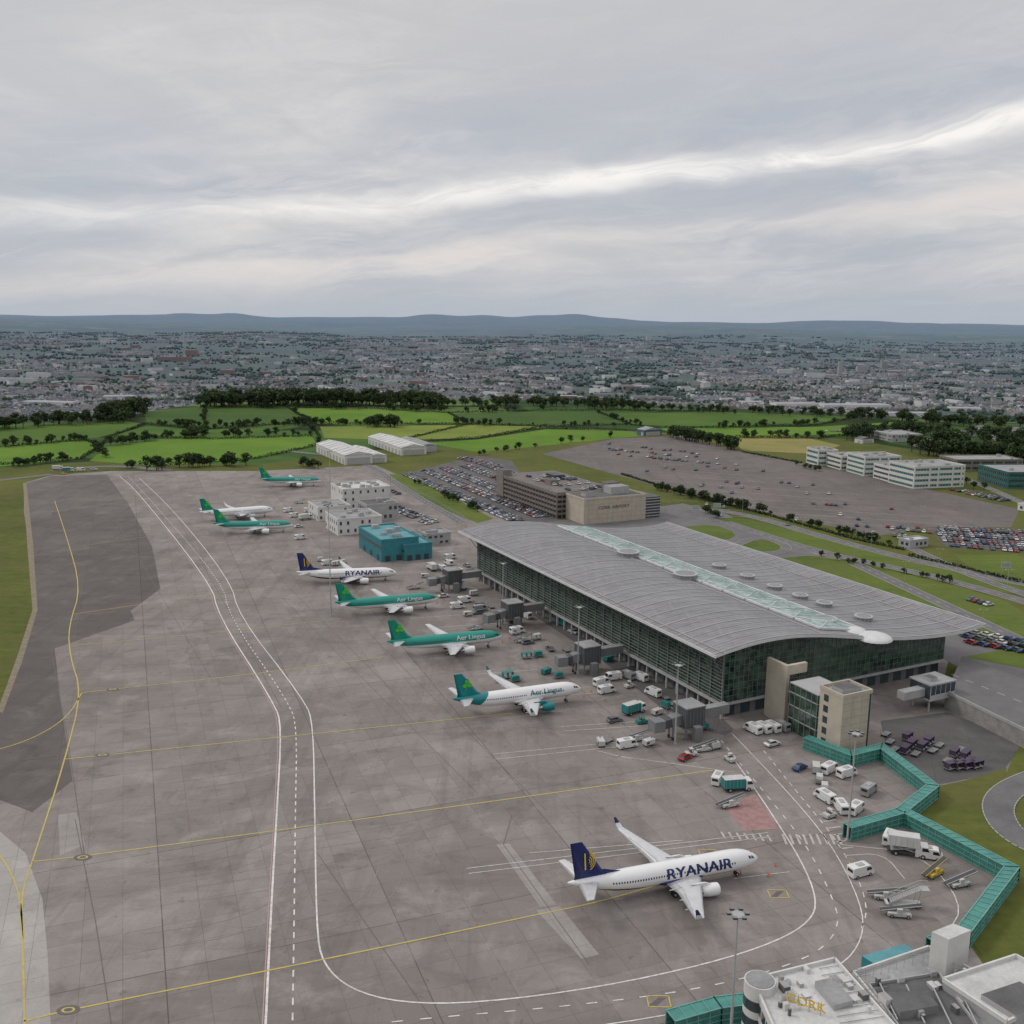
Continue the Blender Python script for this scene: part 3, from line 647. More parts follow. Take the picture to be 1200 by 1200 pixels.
# ---------------------------------------------------------------- aircraft
p_white=M('aircraft_white',(.74,.74,.74),.28,0,.05,.3,.5); p_navy=M('aircraft_navy',(.012,.022,.12),.3,0,.05,.3,.5); p_teal=M('aircraft_teal',(.0,.19,.20),.3,0,.06,.3,.5)
p_green=M('aircraft_green',(.0,.23,.16),.3,0,.06,.3,.5); p_lime=M('shamrock_green',(.07,.45,.05),.4); p_gold=M('harp_gold',(.75,.5,.03),.4)
p_grey=M('aircraft_grey',(.44,.45,.46),.35,.1,.1,.4); p_metal=M('engine_metal',(.5,.5,.5),.3,.8); p_black=M('black_rubber',(.02,.02,.02),.8); p_gls=M('cockpit_glass',(.01,.012,.015),.1,0,.1,1,.8)
p_wing=M('wing_grey_white',(.55,.55,.56),.35,.1,.12,.6)
def livery(kind,zc,L):
    nm='livery_%s_%d'%(kind,int(L))
    if nm in MC: return MC[nm]
    m=bpy.data.materials.new(nm); n=N(nt(m)); o=n.obj(); s_=n.n('ShaderNodeSeparateXYZ'); n.l(o,s_.inputs[0]); x,_,z=s_.outputs
    nz=n.noise(o,.4,5,.65); wht=n.mix(nz,(.68,.68,.68),(.79,.79,.79))
    if kind=='navy':
        lim=n.m('ADD',zc-1.45,n.m('MULTIPLY',n.m('MAXIMUM',n.m('SUBTRACT',n.m('MULTIPLY',x,-1),L*.6),0),.11))
        c=n.mix(n.m('LESS_THAN',z,n.m('ADD',lim,.13)),wht,(.75,.5,.03)); c=n.mix(n.m('LESS_THAN',z,lim),c,(.012,.022,.12))
    elif kind=='green':
        lim=n.m('ADD',zc-.35,n.m('MULTIPLY',n.m('MAXIMUM',n.m('ADD',x,9),0),.05))
        c=n.mix(n.m('GREATER_THAN',z,lim),wht,n.mix(nz,(.0,.21,.165),(.0,.27,.21)))
        c=n.mix(n.m('LESS_THAN',z,zc-1.5),c,(.55,.56,.58))
    elif kind=='whiteteal':
        c=n.mix(n.m('LESS_THAN',n.m('ADD',x,n.m('MULTIPLY',n.m('SUBTRACT',z,zc),-.9)),-(L-8.2)),wht,(.0,.18,.19))
        c=n.mix(n.m('LESS_THAN',z,zc-1.7),c,(.5,.52,.54))
    else: c=wht
    n.out(c,.28,spec=.5); MC[nm]=m; return m
def airliner(nose,tail,kind,L=37.6,zc=3.9,title=None,winglet=2.4):
    n_=G(nose[0],nose[1],zc*S-.3); t_=G(tail[0],tail[1],zc*S+1.2); d=(n_-t_); d.z=0; d.normalize()
    loc=n_; ang=math.atan2(d.y,d.x)
    mw=Matrix.Translation(Vector((loc.x,loc.y,.12)))@Matrix.Rotation(ang,4,'Z')@Matrix.Scale(S,4)
    em=bpy.data.objects.new('airliner',None); sc.collection.objects.link(em); em.matrix_world=mw
    def fin(b,nm):
        o=b.obj(nm); o.parent=em; return o
    R=1.98
    ST=[(0,.06,-.5),(.25,.42,-.47),(.7,.75,-.4),(1.3,1.05,-.3),(2.1,1.36,-.19),(3,1.62,-.1),(4.2,1.84,-.03),(5.6,1.96,0),(7,R,0),(L*.62,R,0),(L*.70,R*.97,.06),(L*.77,R*.88,.2),(L*.84,R*.7,.48),(L*.9,R*.5,.8),(L*.95,R*.32,1.1),(L*.985,R*.17,1.3),(L,R*.07,1.4)]
    D=[q[0] for q in ST]
    def rz(x): return float(np.interp(x,D,[q[1] for q in ST])),float(np.interp(x,D,[q[2] for q in ST]))
    def surf(x,th,side=1,off=.0):
        r,z=rz(x); r+=off; return Vector((-x,side*r*math.cos(th),zc+z+r*1.03*math.sin(th)))
    lv=livery(kind,zc,L)
    b=MB(); rg=[]
    for x in sorted(set(D+list(np.arange(8,L,1.5)))):
        r,z=rz(x); rg.append([(-x,r*math.cos(t),zc+z+r*1.03*math.sin(t)) for t in np.linspace(0,2*math.pi,32,endpoint=False)])
    b.loft(rg,lv)
    rg=[]
    for x,k in ((L*.31,.3),(L*.34,.8),(L*.38,1),(L*.48,1),(L*.53,.8),(L*.57,.3)):
        rg.append([(-x,2.15*k**.3*math.cos(t),zc-1.0+(1.35*k)*math.sin(t)*(1 if math.sin(t)<0 else .4)) for t in np.linspace(0,2*math.pi,20,endpoint=False)])
    b.loft(rg,p_white if kind!='navy' else p_navy)
    fin(b,'fuselage')
    b=MB()
    for sd in (1,-1):
        x=6.2
        while x<L*.79:
            if not (L*.43<x<L*.45):
                b.add([surf(x+dx,th,sd,.02) for dx,th in ((-.13,.13),(.13,.13),(.13,.31),(-.13,.31))],[(0,1,2,3)],p_gls)
            x+=.53
        for d0,a0,a1,d1 in ((1.55,.42,.78,2.15),(2.2,.42,.75,2.85)): b.add([surf(d0-.15 if d0<2 else d0,a0,sd,.03),surf(d1,a0,sd,.03),surf(d1+.1,a1,sd,.03),surf(d0+.25,a1,sd,.03)],[(0,1,2,3)],p_gls)
        b.add([surf(1.4,.5,sd,.03),surf(1.8,.8,sd,.03),surf(1.85,1.5,sd,.03),surf(1.42,1.5,sd,.03)],[(0,1,2,3)],p_gls)
        for x in (5.0,L*.82):
            for a,e in (((x-.45,-.35),(x-.45,.62)),((x+.45,-.35),(x+.45,.62))): b.beam(surf(a[0],a[1],sd,.01),surf(e[0],e[1],sd,.01),.05,.05,p_grey)
    fin(b,'windows')
    def sec(x,y,z,c,th,vert=False):
        pts=[(0,0),(.12,.55),(.35,.6),(.7,.35),(1,0),(.7,-.2),(.35,-.4),(.12,-.4)]
        return [(-(x+c*a),y+(th*e if vert else 0),z+(0 if vert else th*e)) for a,e in pts]
    b=MB(); wr=L*.33
    for sd in (1,-1):
        zz=zc-1.15
        Sx=[(wr-.6,1.0,zz-.1,8.3,.95),(wr+.3,2.0,zz,7.3,.85),(wr+2.4,6.0,zz+.42,4.9,.55),(wr+5.1,11.2,zz+1.05,3.2,.36),(wr+7.5,15.9,zz+1.75,1.75,.2)]
        b.loft([sec(x,sd*y,z,c,t) for x,y,z,c,t in Sx],p_wing)
        x,y,z,c,t=Sx[-1]; wm_=p_navy if kind=='navy' else (p_teal if kind=='whiteteal' else p_white)
        if winglet>0:
            s1=sec(x+.5,sd*(y+.35),z+.25,1.4,.15); s2=sec(x+1.1,sd*(y+.62),z+winglet*.5,1.0,.1)
            b.loft([sec(x,sd*y,z,c,t),s1,s2],p_white); b.loft([s2,sec(x+1.9,sd*(y+.85),z+winglet,.5,.06)],wm_)
        for yy,xx in ((4.6,wr+7.3),(8.5,wr+7.3),(11.8,wr+8)): b.cyl((-(xx-1.8),sd*yy,zz+.05+yy*.07),(-(xx+1.0),sd*yy,zz-.05+yy*.09),.24,.08,p_grey,6)
        for (x0,y0_,x1,y1_) in ((wr+6.2,2.6,wr+6.1,6),(wr+6.3,6.2,wr+8.3,13)):
            b.beam((-x0,sd*y0_,zz+.30+y0_*.08),(-x1,sd*y1_,zz+.22+y1_*.105),.08,.05,w_grey)
        hz=zc+1.05; b.loft([sec(L-6.0,sd*.3,hz,4.1,.4),sec(L-2.3,sd*6.9,hz+.75,1.5,.16)],p_wing)
    fin(b,'wings_and_tailplane')
    fm={'navy':p_navy,'green':p_green,'whiteteal':p_teal,'whitegreen':p_green}[kind]
    ft=zc+8.1 if kind!='navy' else zc+9.0
    b=MB(); b.loft([sec(L-8.8,0,zc+1.6,7.6,.30,True),sec(L-6.9,0,zc+2.6,5.6,.34,True),sec(L-2.6,0,ft,2.3,.2,True)],fm)
    if kind=='navy': b.loft([sec(L-11.5,0,zc+1.75,4,.12,True),sec(L-7.2,0,zc+2.9,1.2,.15,True)],fm)
    fin(b,'tail_fin')
    b=MB(); cx,cz=-(L-4.0),zc+5.1
    for sd in (1,-1):
        y=sd*.27
        if kind=='navy':
            for k,(a0,a1,r) in enumerate(((-70,80,1.5),(-60,70,1.15),(-50,65,.8),(-40,60,.45))):
                p_=[(cx-.3+r*math.cos(math.radians(t)),y,cz+r*1.2*math.sin(math.radians(t))) for t in np.linspace(a0,a1,8)]
                for i in range(7): b.beam(p_[i],p_[i+1],.03,.16,p_gold)
            b.beam((cx-.7,y,cz-1.6),(cx-.9,y,cz+1.7),.03,.25,p_gold)
        else:
            for a in (90,210,330):
                ox,oz=cx+.75*math.cos(math.radians(a)),cz+.75*math.sin(math.radians(a))
                b.add([(ox+.68*math.cos(t),y,oz+.62*math.sin(t)) for t in np.linspace(0,2*math.pi,14,endpoint=False)],[tuple(range(14))],p_lime)
            b.beam((cx,y,cz),(cx-.5,y,cz-1.9),.03,.2,p_lime)
    fin(b,'tail_emblem')
    b=MB(); ey=5.0 if kind=='navy' else 5.75
    em_={'navy':p_white,'green':p_white,'whiteteal':p_teal,'whitegreen':p_grey}[kind]
    for sd in (1,-1):
        ex=wr-1.6; ez=zc-2.05+.1
        prof=[(0,1.02),(.15,1.12),(.9,1.2),(2.2,1.15),(3.4,.9),(3.5,.72)]
        rg=[[(-(ex+x),sd*ey+r*math.cos(t),ez+r*math.sin(t)) for t in np.linspace(0,2*math.pi,22,endpoint=False)] for x,r in prof]
        b.loft(rg[1:],em_,False); b.loft(rg[:2],p_metal,False)
        b.loft([rg[0],[(-(ex+.7),sd*ey+.9*math.cos(t),ez+.9*math.sin(t)) for t in np.linspace(0,2*math.pi,22,endpoint=False)]],p_black)
        b.cyl((-(ex+.25),sd*ey,ez),(-(ex+.7),sd*ey,ez),.05,.32,p_grey,10)
        b.cyl((-(ex+3.3),sd*ey,ez),(-(ex+4.6),sd*ey,ez),.62,.25,p_metal,14)
        b.loft([sec(ex+1.0,sd*ey,ez+1.0,3.6,.3,True),sec(ex+2.6,sd*ey,ez+1.75,3.4,.3,True)],em_)
    fin(b,'engines')
    b=MB(); 
    for x,ys,r in ((4.6,(0,),.38),(L*.49,(2.9,-2.9),.56)):
        for y in ys:
            b.cyl((-x,y,r),(-x+.05,y*.9,zc-1.4),.12,.14,p_grey,8); b.beam((-x+.9,y*.8,zc-1.5),(-x,y,r+.3),.1,.1,p_grey)
            for o_ in (-.32,.32): b.cyl((-x,y+o_-.16,r),(-x,y+o_+.16,r),r,r,p_black,16); b.cyl((-x,y+o_-.17,r),(-x,y+o_+.17,r),r*.45,r*.45,p_grey,10)
    fin(b,'landing_gear')
    if title:
        tx,sz,col,dpos,ang0=title
        vs,fs=textmesh(tx,sz); bm=bmesh.new(); vv=[bm.verts.new(q) for q in vs]
        for q in fs:
            try: bm.faces.new([vv[i] for i in q])
            except: pass
        y0_,y1_=min(q[1] for q in vs),max(q[1] for q in vs)
        k=y0_+.22
        while k<y1_:
            bmesh.ops.bisect_plane(bm,geom=bm.verts[:]+bm.edges[:]+bm.faces[:],plane_co=(0,k,0),plane_no=(0,1,0)); k+=.22
        bm.verts.index_update(); V=[v_.co.copy() for v_ in bm.verts]; Fc=[[v_.index for v_ in f_.verts] for f_ in bm.faces]; bm.free()
        wdt=max(q.x for q in V); b=MB()
        wx=1.2 if kind=='navy' else 1.1; emb=.09 if kind=='navy' else .03
        for dx in ((-emb,0,emb)):
            b.add([surf(dpos+wdt*wx-q.x*wx+dx,ang0+q.y/R,-1,.03+abs(dx)*.1) for q in V],Fc,col)
            b.add([surf(dpos+q.x*wx+dx,ang0+q.y/R,1,.03+abs(dx)*.1) for q in V],Fc,col)
        fin(b,'fuselage_lettering')
    return em
RY=('RYANAIR',2.75,p_navy,6.8,-.18)
airliner((888,1004),(668,1037),'navy',39.5,3.4,RY)
airliner((681,806),(546,819),'whiteteal',37.6,3.8,('Aer Lingus',2.0,p_teal,6.6,.1))
airliner((588,745),(466,752),'green',37.6,3.8,('Aer Lingus',2.0,p_white,6.2,.1),0)
airliner((513,701),(406,706),'green',37.6,3.8,('Aer Lingus',2.0,p_white,6.2,.1),0)
airliner((465,671),(362,671),'navy',39.5,3.4,RY)
airliner((343,615),(258,614),'green',37.6,3.8,('Aer Lingus',2.0,p_white,6.2,.1),0)
airliner((320,597),(243,600),'whitegreen',37.6,3.8,None,2)
airliner((376,563),(312,561),'green',37.6,3.8,('Aer Lingus',2.0,p_white,6.2,.1),0)
# ---------------------------------------------------------------- vehicles
def wheels(b,xs_,w,r=.34):
    for x in xs_:
        for y in (-w/2+.1,w/2-.1): b.cyl((x,y-.12,r),(x,y+.12,r),r,r,p_black,10); b.cyl((x,y-.13,r),(x,y+.13,r),r*.5,r*.5,p_grey,8)
def car_mesh(paint,est=0):
    b=MB(); w=1.78
    b.extr([(-2.1,.35),(-2.15,.75),(-1.9,.95),(-1.2,.98),(1.0,.93),(1.9,.78),(2.15,.6),(2.1,.3)],-w/2,w/2,paint)
    rx=-1.9 if est else -1.5
    lo=[(rx,-w/2+.06,.95),(1.05,-w/2+.06,.92),(1.05,w/2-.06,.92),(rx,w/2-.06,.95)]; hi=[(rx+.45,-w/2+.26,1.42),(.25,-w/2+.26,1.42),(.25,w/2-.26,1.42),(rx+.45,w/2-.26,1.42)]
    b.add(lo+hi,[(0,1,5,4),(1,2,6,5),(2,3,7,6),(3,0,4,7)],p_gls); b.add([(q[0],q[1],1.425) for q in hi],[(0,1,2,3)],paint)
    b.box(2.12,2.17,-.75,-.45,.55,.68,w_white);b.box(2.12,2.17,.45,.75,.55,.68,w_white)
    wheels(b,(-1.35,1.35),w); return b.mesh('parked_car')
cols=[(.6,.6,.6),(.32,.33,.34),(.03,.03,.035),(.15,.16,.17),(.03,.06,.16),(.28,.02,.02),(.62,.62,.62),(.1,.11,.12),(.05,.1,.17)]
cars=[car_mesh(M('car_paint_%d'%i,c,.3,.2,.04,.5),i%2) for i,c in enumerate(cols)]
def put(name,me,pos,ang,z=.08):
    mw=Matrix.Translation(Vector((pos.x,pos.y,z)))@Matrix.Rotation(ang,4,'Z')@Matrix.Scale(S,4); return link(name,me,None,mw)
def carrow(a,c,fill=.85,z=.08,sp=2.9,double=True,h=0):
    a=G(*a,h);c=G(*c,h); d=(c-a); L=d.length; d.normalize(); nn=Vector((-d.y,d.x,0)); th=math.atan2(nn.y,nn.x)
    k=0
    while k<L:
        for s_ in ((-2.8,2.8) if double else (0,)):
            if rnd()<fill: put('parked_car',random.choice(cars),a+d*k+nn*s_,th+(math.pi if rnd()<.5 else 0)+uni(-.03,.03),z+h)
        k+=sp
for a,c,f_ in (((478,556),(606,611),.9),((500,552),(634,606),.9),((522,549),(634,594),.9),((545,546),(622,575),.85),((560,541),(612,560),.8),((540,537),(585,548),.6),((455,592),(508,614),.7),((440,570),(462,580),.6)): carrow(a,c,f_)
for a,c,f_ in (((1102,620),(1230,627),.95),((1100,626),(1230,634),.95),((1106,633),(1235,642),.95),((1115,639),(1235,649),.8),((1010,626),(1075,632),.5),((1040,619),(1095,624),.5)): carrow(a,c,f_,double=True)
for y in np.arange(520,612,6.5):
    x0=700+(y-520)*1.5; x1=820+(y-520)*4.2; carrow((x0,y),(min(x1,1180),y+12+(y-520)*.12),.045 if y>535 else .14)
for i in range(34): 
    q=MSCP@Vector((uni(8,38),3+random.choice((6,24,42,60))+uni(-3,3),0)); put('parked_car',random.choice(cars),q,math.atan2(A.y,A.x),15.6)
b=MB()
for y in np.arange(522,610,8):
    x0=690+(y-520)*1.5; x1=810+(y-520)*4.2; ribbon(b,gp([(x0,y),(min(x1,1175),y+12+(y-520)*.12)]),.35,.1,m_whitew,smooth=0)
b.obj('parking_bay_markings')
carrow((965,505),(1045,508),.7);carrow((1120,575),(1190,590),.5);carrow((1125,700),(1200,722),.25,double=False)
def van_mesh(paint,L=5.2,h=2.3,name='van'):
    b=MB(); w=1.95; b.extr([(-L/2,.35),(-L/2,h-.1),(-L/2+.2,h),(L*.22,h),(L*.33,h-.15),(L*.43,1.25),(L/2,1.0),(L/2+.02,.35)],-w/2,w/2,paint)
    x0,x1=L*.345,L*.425; b.add([(x0,-.85,h-.25),(x0,.85,h-.25),(x1+.03,.9,1.32),(x1+.03,-.9,1.32)],[(0,1,2,3)],p_gls)
    for s_ in (1,-1): b.add([(L*.12,s_*(w/2+.01),h-.35),(L*.31,s_*(w/2+.01),h-.35),(L*.39,s_*(w/2+.01),1.3),(L*.12,s_*(w/2+.01),1.3)],[(0,1,2,3)],p_gls); b.box(-L/2+.3,L*.08,s_*(w/2+.005)-.005,s_*(w/2+.005)+.005,.9,.95,w_grey)
    b.box(-L/2-.02,-L/2,-.7,.7,1.3,h-.4,p_gls); b.box(L/2,L/2+.03,-.9,.9,.4,.55,w_dark); b.box(-L*.2,L*.1,-.5,.5,h,h+.12,w_grey)
    wheels(b,(-L*.3,L*.3),w,.36); return b.mesh(name)
vw=van_mesh(M('van_white',(.64,.64,.63),.35,0,.06)); vt=van_mesh(M('van_teal',(.02,.22,.2),.35)); vg=van_mesh(M('van_silver',(.33,.34,.35),.35,.3)); minib=vw
def truck_mesh(boxc,L=8,lift=0,cab=None):
    b=MB(); cab=cab or M('truck_white',(.62,.62,.61),.4,0,.07)
    b.box(-L/2,L/2-.1,-1,1,.6,.9,w_dark); b.extr([(L/2-1.9,.5),(L/2-1.9,2.6),(L/2-.5,2.6),(L/2-.05,1.7),(L/2,.5)],-1.15,1.15,cab)
    b.add([(L/2-.46,-1,2.5),(L/2-.46,1,2.5),(L/2-.03,1.05,1.75),(L/2-.03,-1.05,1.75)],[(0,1,2,3)],p_gls)
    for s_ in (1,-1): b.add([(L/2-1.6,s_*1.16,2.4),(L/2-.6,s_*1.16,2.4),(L/2-.2,s_*1.16,1.7),(L/2-1.6,s_*1.16,1.7)],[(0,1,2,3)],p_gls)
    b.box(-L/2,L/2-2.1,-1.2,1.2,.95+lift,3.1+lift,boxc,m_roofw)
    for k in range(5): b.box(-L/2+.3+k*(L-2.6)/5,-L/2+.36+k*(L-2.6)/5,-1.23,1.23,1+lift,3.05+lift,w_grey)
    if lift:
        b.beam((-L/2+.6,0,1),(L/2-2.6,0,.95+lift),2,.15,w_grey); b.beam((L/2-2.6,0,1),(-L/2+.6,0,.95+lift),1.8,.15,w_grey); b.box(L/2-2.1,L/2-.2,-1.1,1.1,lift+.95,lift+1.05,w_grey)
    wheels(b,(-L*.3,L*.33),2.3,.48); return b.mesh('service_truck')
t1_=truck_mesh(M('truck_box_white',(.56,.56,.54),.5),7); t2_=truck_mesh(M('truck_box_teal',(.02,.2,.19),.5),7); t3_=truck_mesh(M('truck_box_white',(.6,.6,.6)),8,1.2)
def tug_mesh(c):
    b=MB(); b.extr([(-1.5,.3),(-1.5,1.0),(-.4,1.05),(-.3,1.0),(1.2,.95),(1.5,.8),(1.5,.3)],-.8,.8,c); b.box(-.5,.4,-.6,.6,1.9,1.98,c)
    for x in (-.45,.35):
        for y in (-.55,.55): b.beam((x,y,.9),(x,y,1.9),.07,.07,w_dark)
    b.box(-.4,.1,-.5,.5,1,1.25,w_dark); wheels(b,(-.95,.95),1.6,.33); return b.mesh('baggage_tug')
def cart_mesh(c):
    b=MB(); b.box(-1.6,1.6,-.8,.8,.45,.58,w_grey); b.box(-1.6,-1.5,-.8,.8,.58,1.9,c);b.box(1.5,1.6,-.8,.8,.58,1.9,c); b.box(-1.65,1.65,-.85,.85,1.9,2.0,c); b.box(-.03,.03,-.8,.8,.58,1.9,c)
    b.beam((1.6,0,.5),(2.5,0,.4),.08,.08,w_dark); wheels(b,(-1.1,1.1),1.6,.24); return b.mesh('baggage_cart')
def flat_mesh(c,load):
    b=MB(); b.box(-1.6,1.6,-.8,.8,.45,.58,c); b.beam((1.6,0,.5),(2.5,0,.4),.08,.08,w_dark); wheels(b,(-1.1,1.1),1.6,.24)
    for x in (-1.55,1.5): b.beam((x,-.75,.58),(x,-.75,1.3),.06,.06,c); b.beam((x,.75,.58),(x,.75,1.3),.06,.06,c); b.beam((x,-.75,1.3),(x,.75,1.3),.06,.06,c)
    if load: b.extr([(-1.2,.6),(-1.35,1.1),(-1.1,1.9),(.9,1.9),(1.1,1.2),(1.0,.6)],-.7,.7,load)
    return b.mesh('baggage_dolly')
def stairs_mesh(c):
    b=MB()
    b.box(-3.5,2.8,-.9,.9,.4,.7,c)
    for k in range(15): b.box(-3+k*.36,-3+k*.36+.36,-.8,.8,.7+k*.2-.06,.7+k*.2,w_grey)
    for s_ in (-.85,.85):
        b.beam((-3,s_,.8),(2.4,s_,3.7),.06,.35,c); b.beam((-3,s_,1.8),(2.4,s_,4.7),.06,.06,c); b.beam((2.4,s_,4.7),(4,s_,4.7),.06,.06,c)
        for k in range(6): b.beam((-3+k*1.08,s_,.8+k*.58),(-3+k*1.08,s_,1.8+k*.58),.05,.05,c)
        b.beam((1.8,s_,.7),(2.4,s_,3.5),.1,.1,w_grey)
    b.box(2.4,4,-.85,.85,3.55,3.68,w_grey); wheels(b,(-2.6,2.2),1.8,.3); return b.mesh('passenger_stairs')
def belt_mesh(c):
    b=MB(); b.extr([(-2.5,.35),(-2.5,.9),(1.2,.95),(1.6,.8),(1.6,.35)],-.9,.9,c); b.beam((-3.6,.25,.8),(3.4,.25,2.3),.9,.25,w_dark); b.beam((-3.6,-.25,.9),(3.4,-.25,2.4),.08,.1,c); b.beam((-3.6,.75,.9),(3.4,.75,2.4),.08,.1,c)
    b.box(-.9,0,-.85,-.35,.95,1.7,c); b.beam((1.2,.25,.8),(2,.25,2),.1,.1,w_grey); wheels(b,(-1.8,1),1.8,.33); return b.mesh('belt_loader')
def gpu_mesh(c):
    b=MB(); b.box(-1.5,1.5,-.8,.8,.5,1.7,c,c); b.box(-1.3,-.4,-.82,.82,.8,1.4,w_dark); b.cyl((.9,0,1.7),(.9,0,2.1),.1,.1,w_dark,8); b.beam((1.5,0,.5),(2.6,0,.3),.08,.08,w_dark); wheels(b,(-1,1),1.6,.3); return b.mesh('ground_power_unit')
gw=M('gse_white',(.48,.48,.46),.5,0,.2); gt=M('gse_teal',(.02,.18,.165),.5,0,.2); gr=M('gse_red',(.25,.03,.02),.5); gy=M('gse_yellow',(.5,.36,.06),.5); gpu_=M('gse_purple',(.07,.05,.085),.6,0,.35); ggy=M('gse_grey',(.2,.2,.2),.6)
MS={'tugw':tug_mesh(gw),'tugt':tug_mesh(gt),'tugr':tug_mesh(gr),'cw':cart_mesh(gw),'ct':cart_mesh(gt),'cp':cart_mesh(gpu_),'st':stairs_mesh(gw),'stt':stairs_mesh(gt),'be':belt_mesh(gw),'bey':belt_mesh(gy),'gp':gpu_mesh(gw),'gpt':gpu_mesh(gt),'vw':vw,'vt':vt,'vg':vg,'mb':minib,'t1':t1_,'t2':t2_,'t3':t3_,'c0':cars[0],'c1':cars[1],'c3':cars[3],'c4':cars[4],'c5':cars[5],
'dg':flat_mesh(ggy,None),'dp':flat_mesh(gpu_,gpu_),'dt':flat_mesh(ggy,gt),'dw':flat_mesh(ggy,gw)}
NM={'tug':'baggage_tug','c':'baggage_cart','st':'passenger_stairs','be':'belt_loader','gp':'ground_power_unit','v':'van','mb':'minibus','t1':'service_truck','t2':'service_truck','t3':'catering_truck','d':'baggage_dolly'}
def nm_of(k):
    if k in('c0','c1','c3','c4','c5'): return 'parked_car'
    for q in ('tug','st','be','gp','mb','t1','t2','t3','v','c','d'):
        if k.startswith(q): return NM[q]
hd=math.atan2(B.y,B.x)
L_=[('vw',1008,1026,.2),('t2',864,926,-.05),('vw',841,917,.9),('be',857,945,.15),('t3',1064,1002,-.5),('vw',1042,987,.8),('bey',1096,1025,.4),('be',1126,1038,.1),('vw',1088,1006,-.5),('st',1060,1062,-.3),('be',1040,1054,-.4),('be',1056,1074,-.35),
('vw',966,938,1.8),('vw',985,950,1.4),('vw',1003,952,.6),('vg',1018,930,.6),('vw',972,905,.5),('vw',992,910,.3),('dw',960,917,1.1),('dw',966,927,1.1),('cw',956,905,1.1),('tugw',972,958,.3),
('vw',882,858,1.9),('vw',893,857,1.9),('vw',904,856,1.9),('vg',915,855,1.9),('c0',905,874,.3),('c4',937,902,.5),('vw',735,876,.2),('be',747,868,.1),('gp',760,874,.4),('dg',712,870,.6),('gp',704,874,1.5),('be',825,880,.1),('tugw',810,886,0),('dw',838,878,.2),('c5',803,890,.6),('tugw',855,892,1.8),
('t2',743,836,.4),('tugt',752,848,.2),('c3',720,846,.2),('vw',705,803,.4),('vw',711,812,.3),('vw',750,797,2.0),('ct',595,795,.2),('dt',604,799,.2),('tugt',586,799,.2),('gpt',640,790,.6),('dt',655,795,.2),('ct',617,772,.1),('dt',631,770,.1),('gpt',713,775,.5),('be',614,752,.3),('cw',628,750,.3),
('vw',545,706,.2),('vw',536,713,.2),('t1',540,690,1.9),('vg',563,716,.2),('vt',572,727,1.3),('vw',616,724,2),('vw',606,742,.3),('be',560,738,.2),('gp',548,722,.2),('cw',555,698,.3),('c0',520,700,.3),('vw',517,668,1.9),('vw',526,662,1.9),('t1',506,668,1.8),('vw',537,672,1.9),('c1',547,664,1.9),('gp',498,677,0),('be',487,690,.2),('vw',528,655,.3),('dw',402,661,.4),('cw',393,663,.4),('vw',384,662,.4),('dw',376,658,.2),('vw',352,632,.4),('vw',345,606,.4),('t1',358,609,.5),('vw',338,600,.5),('c0',350,618,.4),('vw',362,600,.3),('be',352,590,.2),
('t2',80,553,.1),('t1',68,551,.1),('vw',95,552,.1),('c0',110,551,.1),('bey',75,556,0),
('vw',650,722,2),('vt',660,733,2),('c0',672,742,2),('vg',735,795,2),('vw',765,815,2),('dt',780,830,2),('gp',770,838,.4),('dw',768,852,.2)]
for k,x,y,a in L_: put(nm_of(k),MS[k],G(x,y),hd+a-.25,.12)
for i in range(3):
    for j in range(8):
        if rnd()<.8: put('baggage_dolly',MS[random.choice(('dp','dg','cp','dg'))],G(1038+j*12.5+i*5,862+i*9+j*2.6),hd+.35+uni(-.06,.06),.12)
for j in range(4): put('baggage_cart',MS['cp'],G(1114+j*10,902-j*.6),hd,.12)
SPT=[]
for i in range(60):
    t=rnd(); x=560+t*290+uni(-16,8); y=700+t*152+uni(-4,8); k=random.choice(['dg','dt','gp','tugw','vw','c3','be','gpt','dw','dg','c1','dg'])
    q=G(x-10,y+4)
    if any((q-w_).length<6 for w_ in SPT): continue
    SPT.append(q); put(nm_of(k),MS[k],q,hd+random.choice([0,1.57,3.1])+uni(-.2,.2),.12)
m_cone=M('cone_orange',(.7,.16,.02),.6)
b=MB()
for c_ in ((888,1004),(681,806),(588,745),(513,701)):
    g0=G(*c_)
    for k in range(5):
        a=k*1.3; p=g0+Vector((5*math.cos(a)-2,5*math.sin(a)-4,.12)); b.cyl(p,p+Vector((0,0,.9)),.28,.06,m_cone,8)
b.obj('traffic_cones')
for i in range(26): put('parked_car',random.choice(cars),G(1128+i*4.4,741+(i%3)*6+i*.75),hd+1.57,.2)
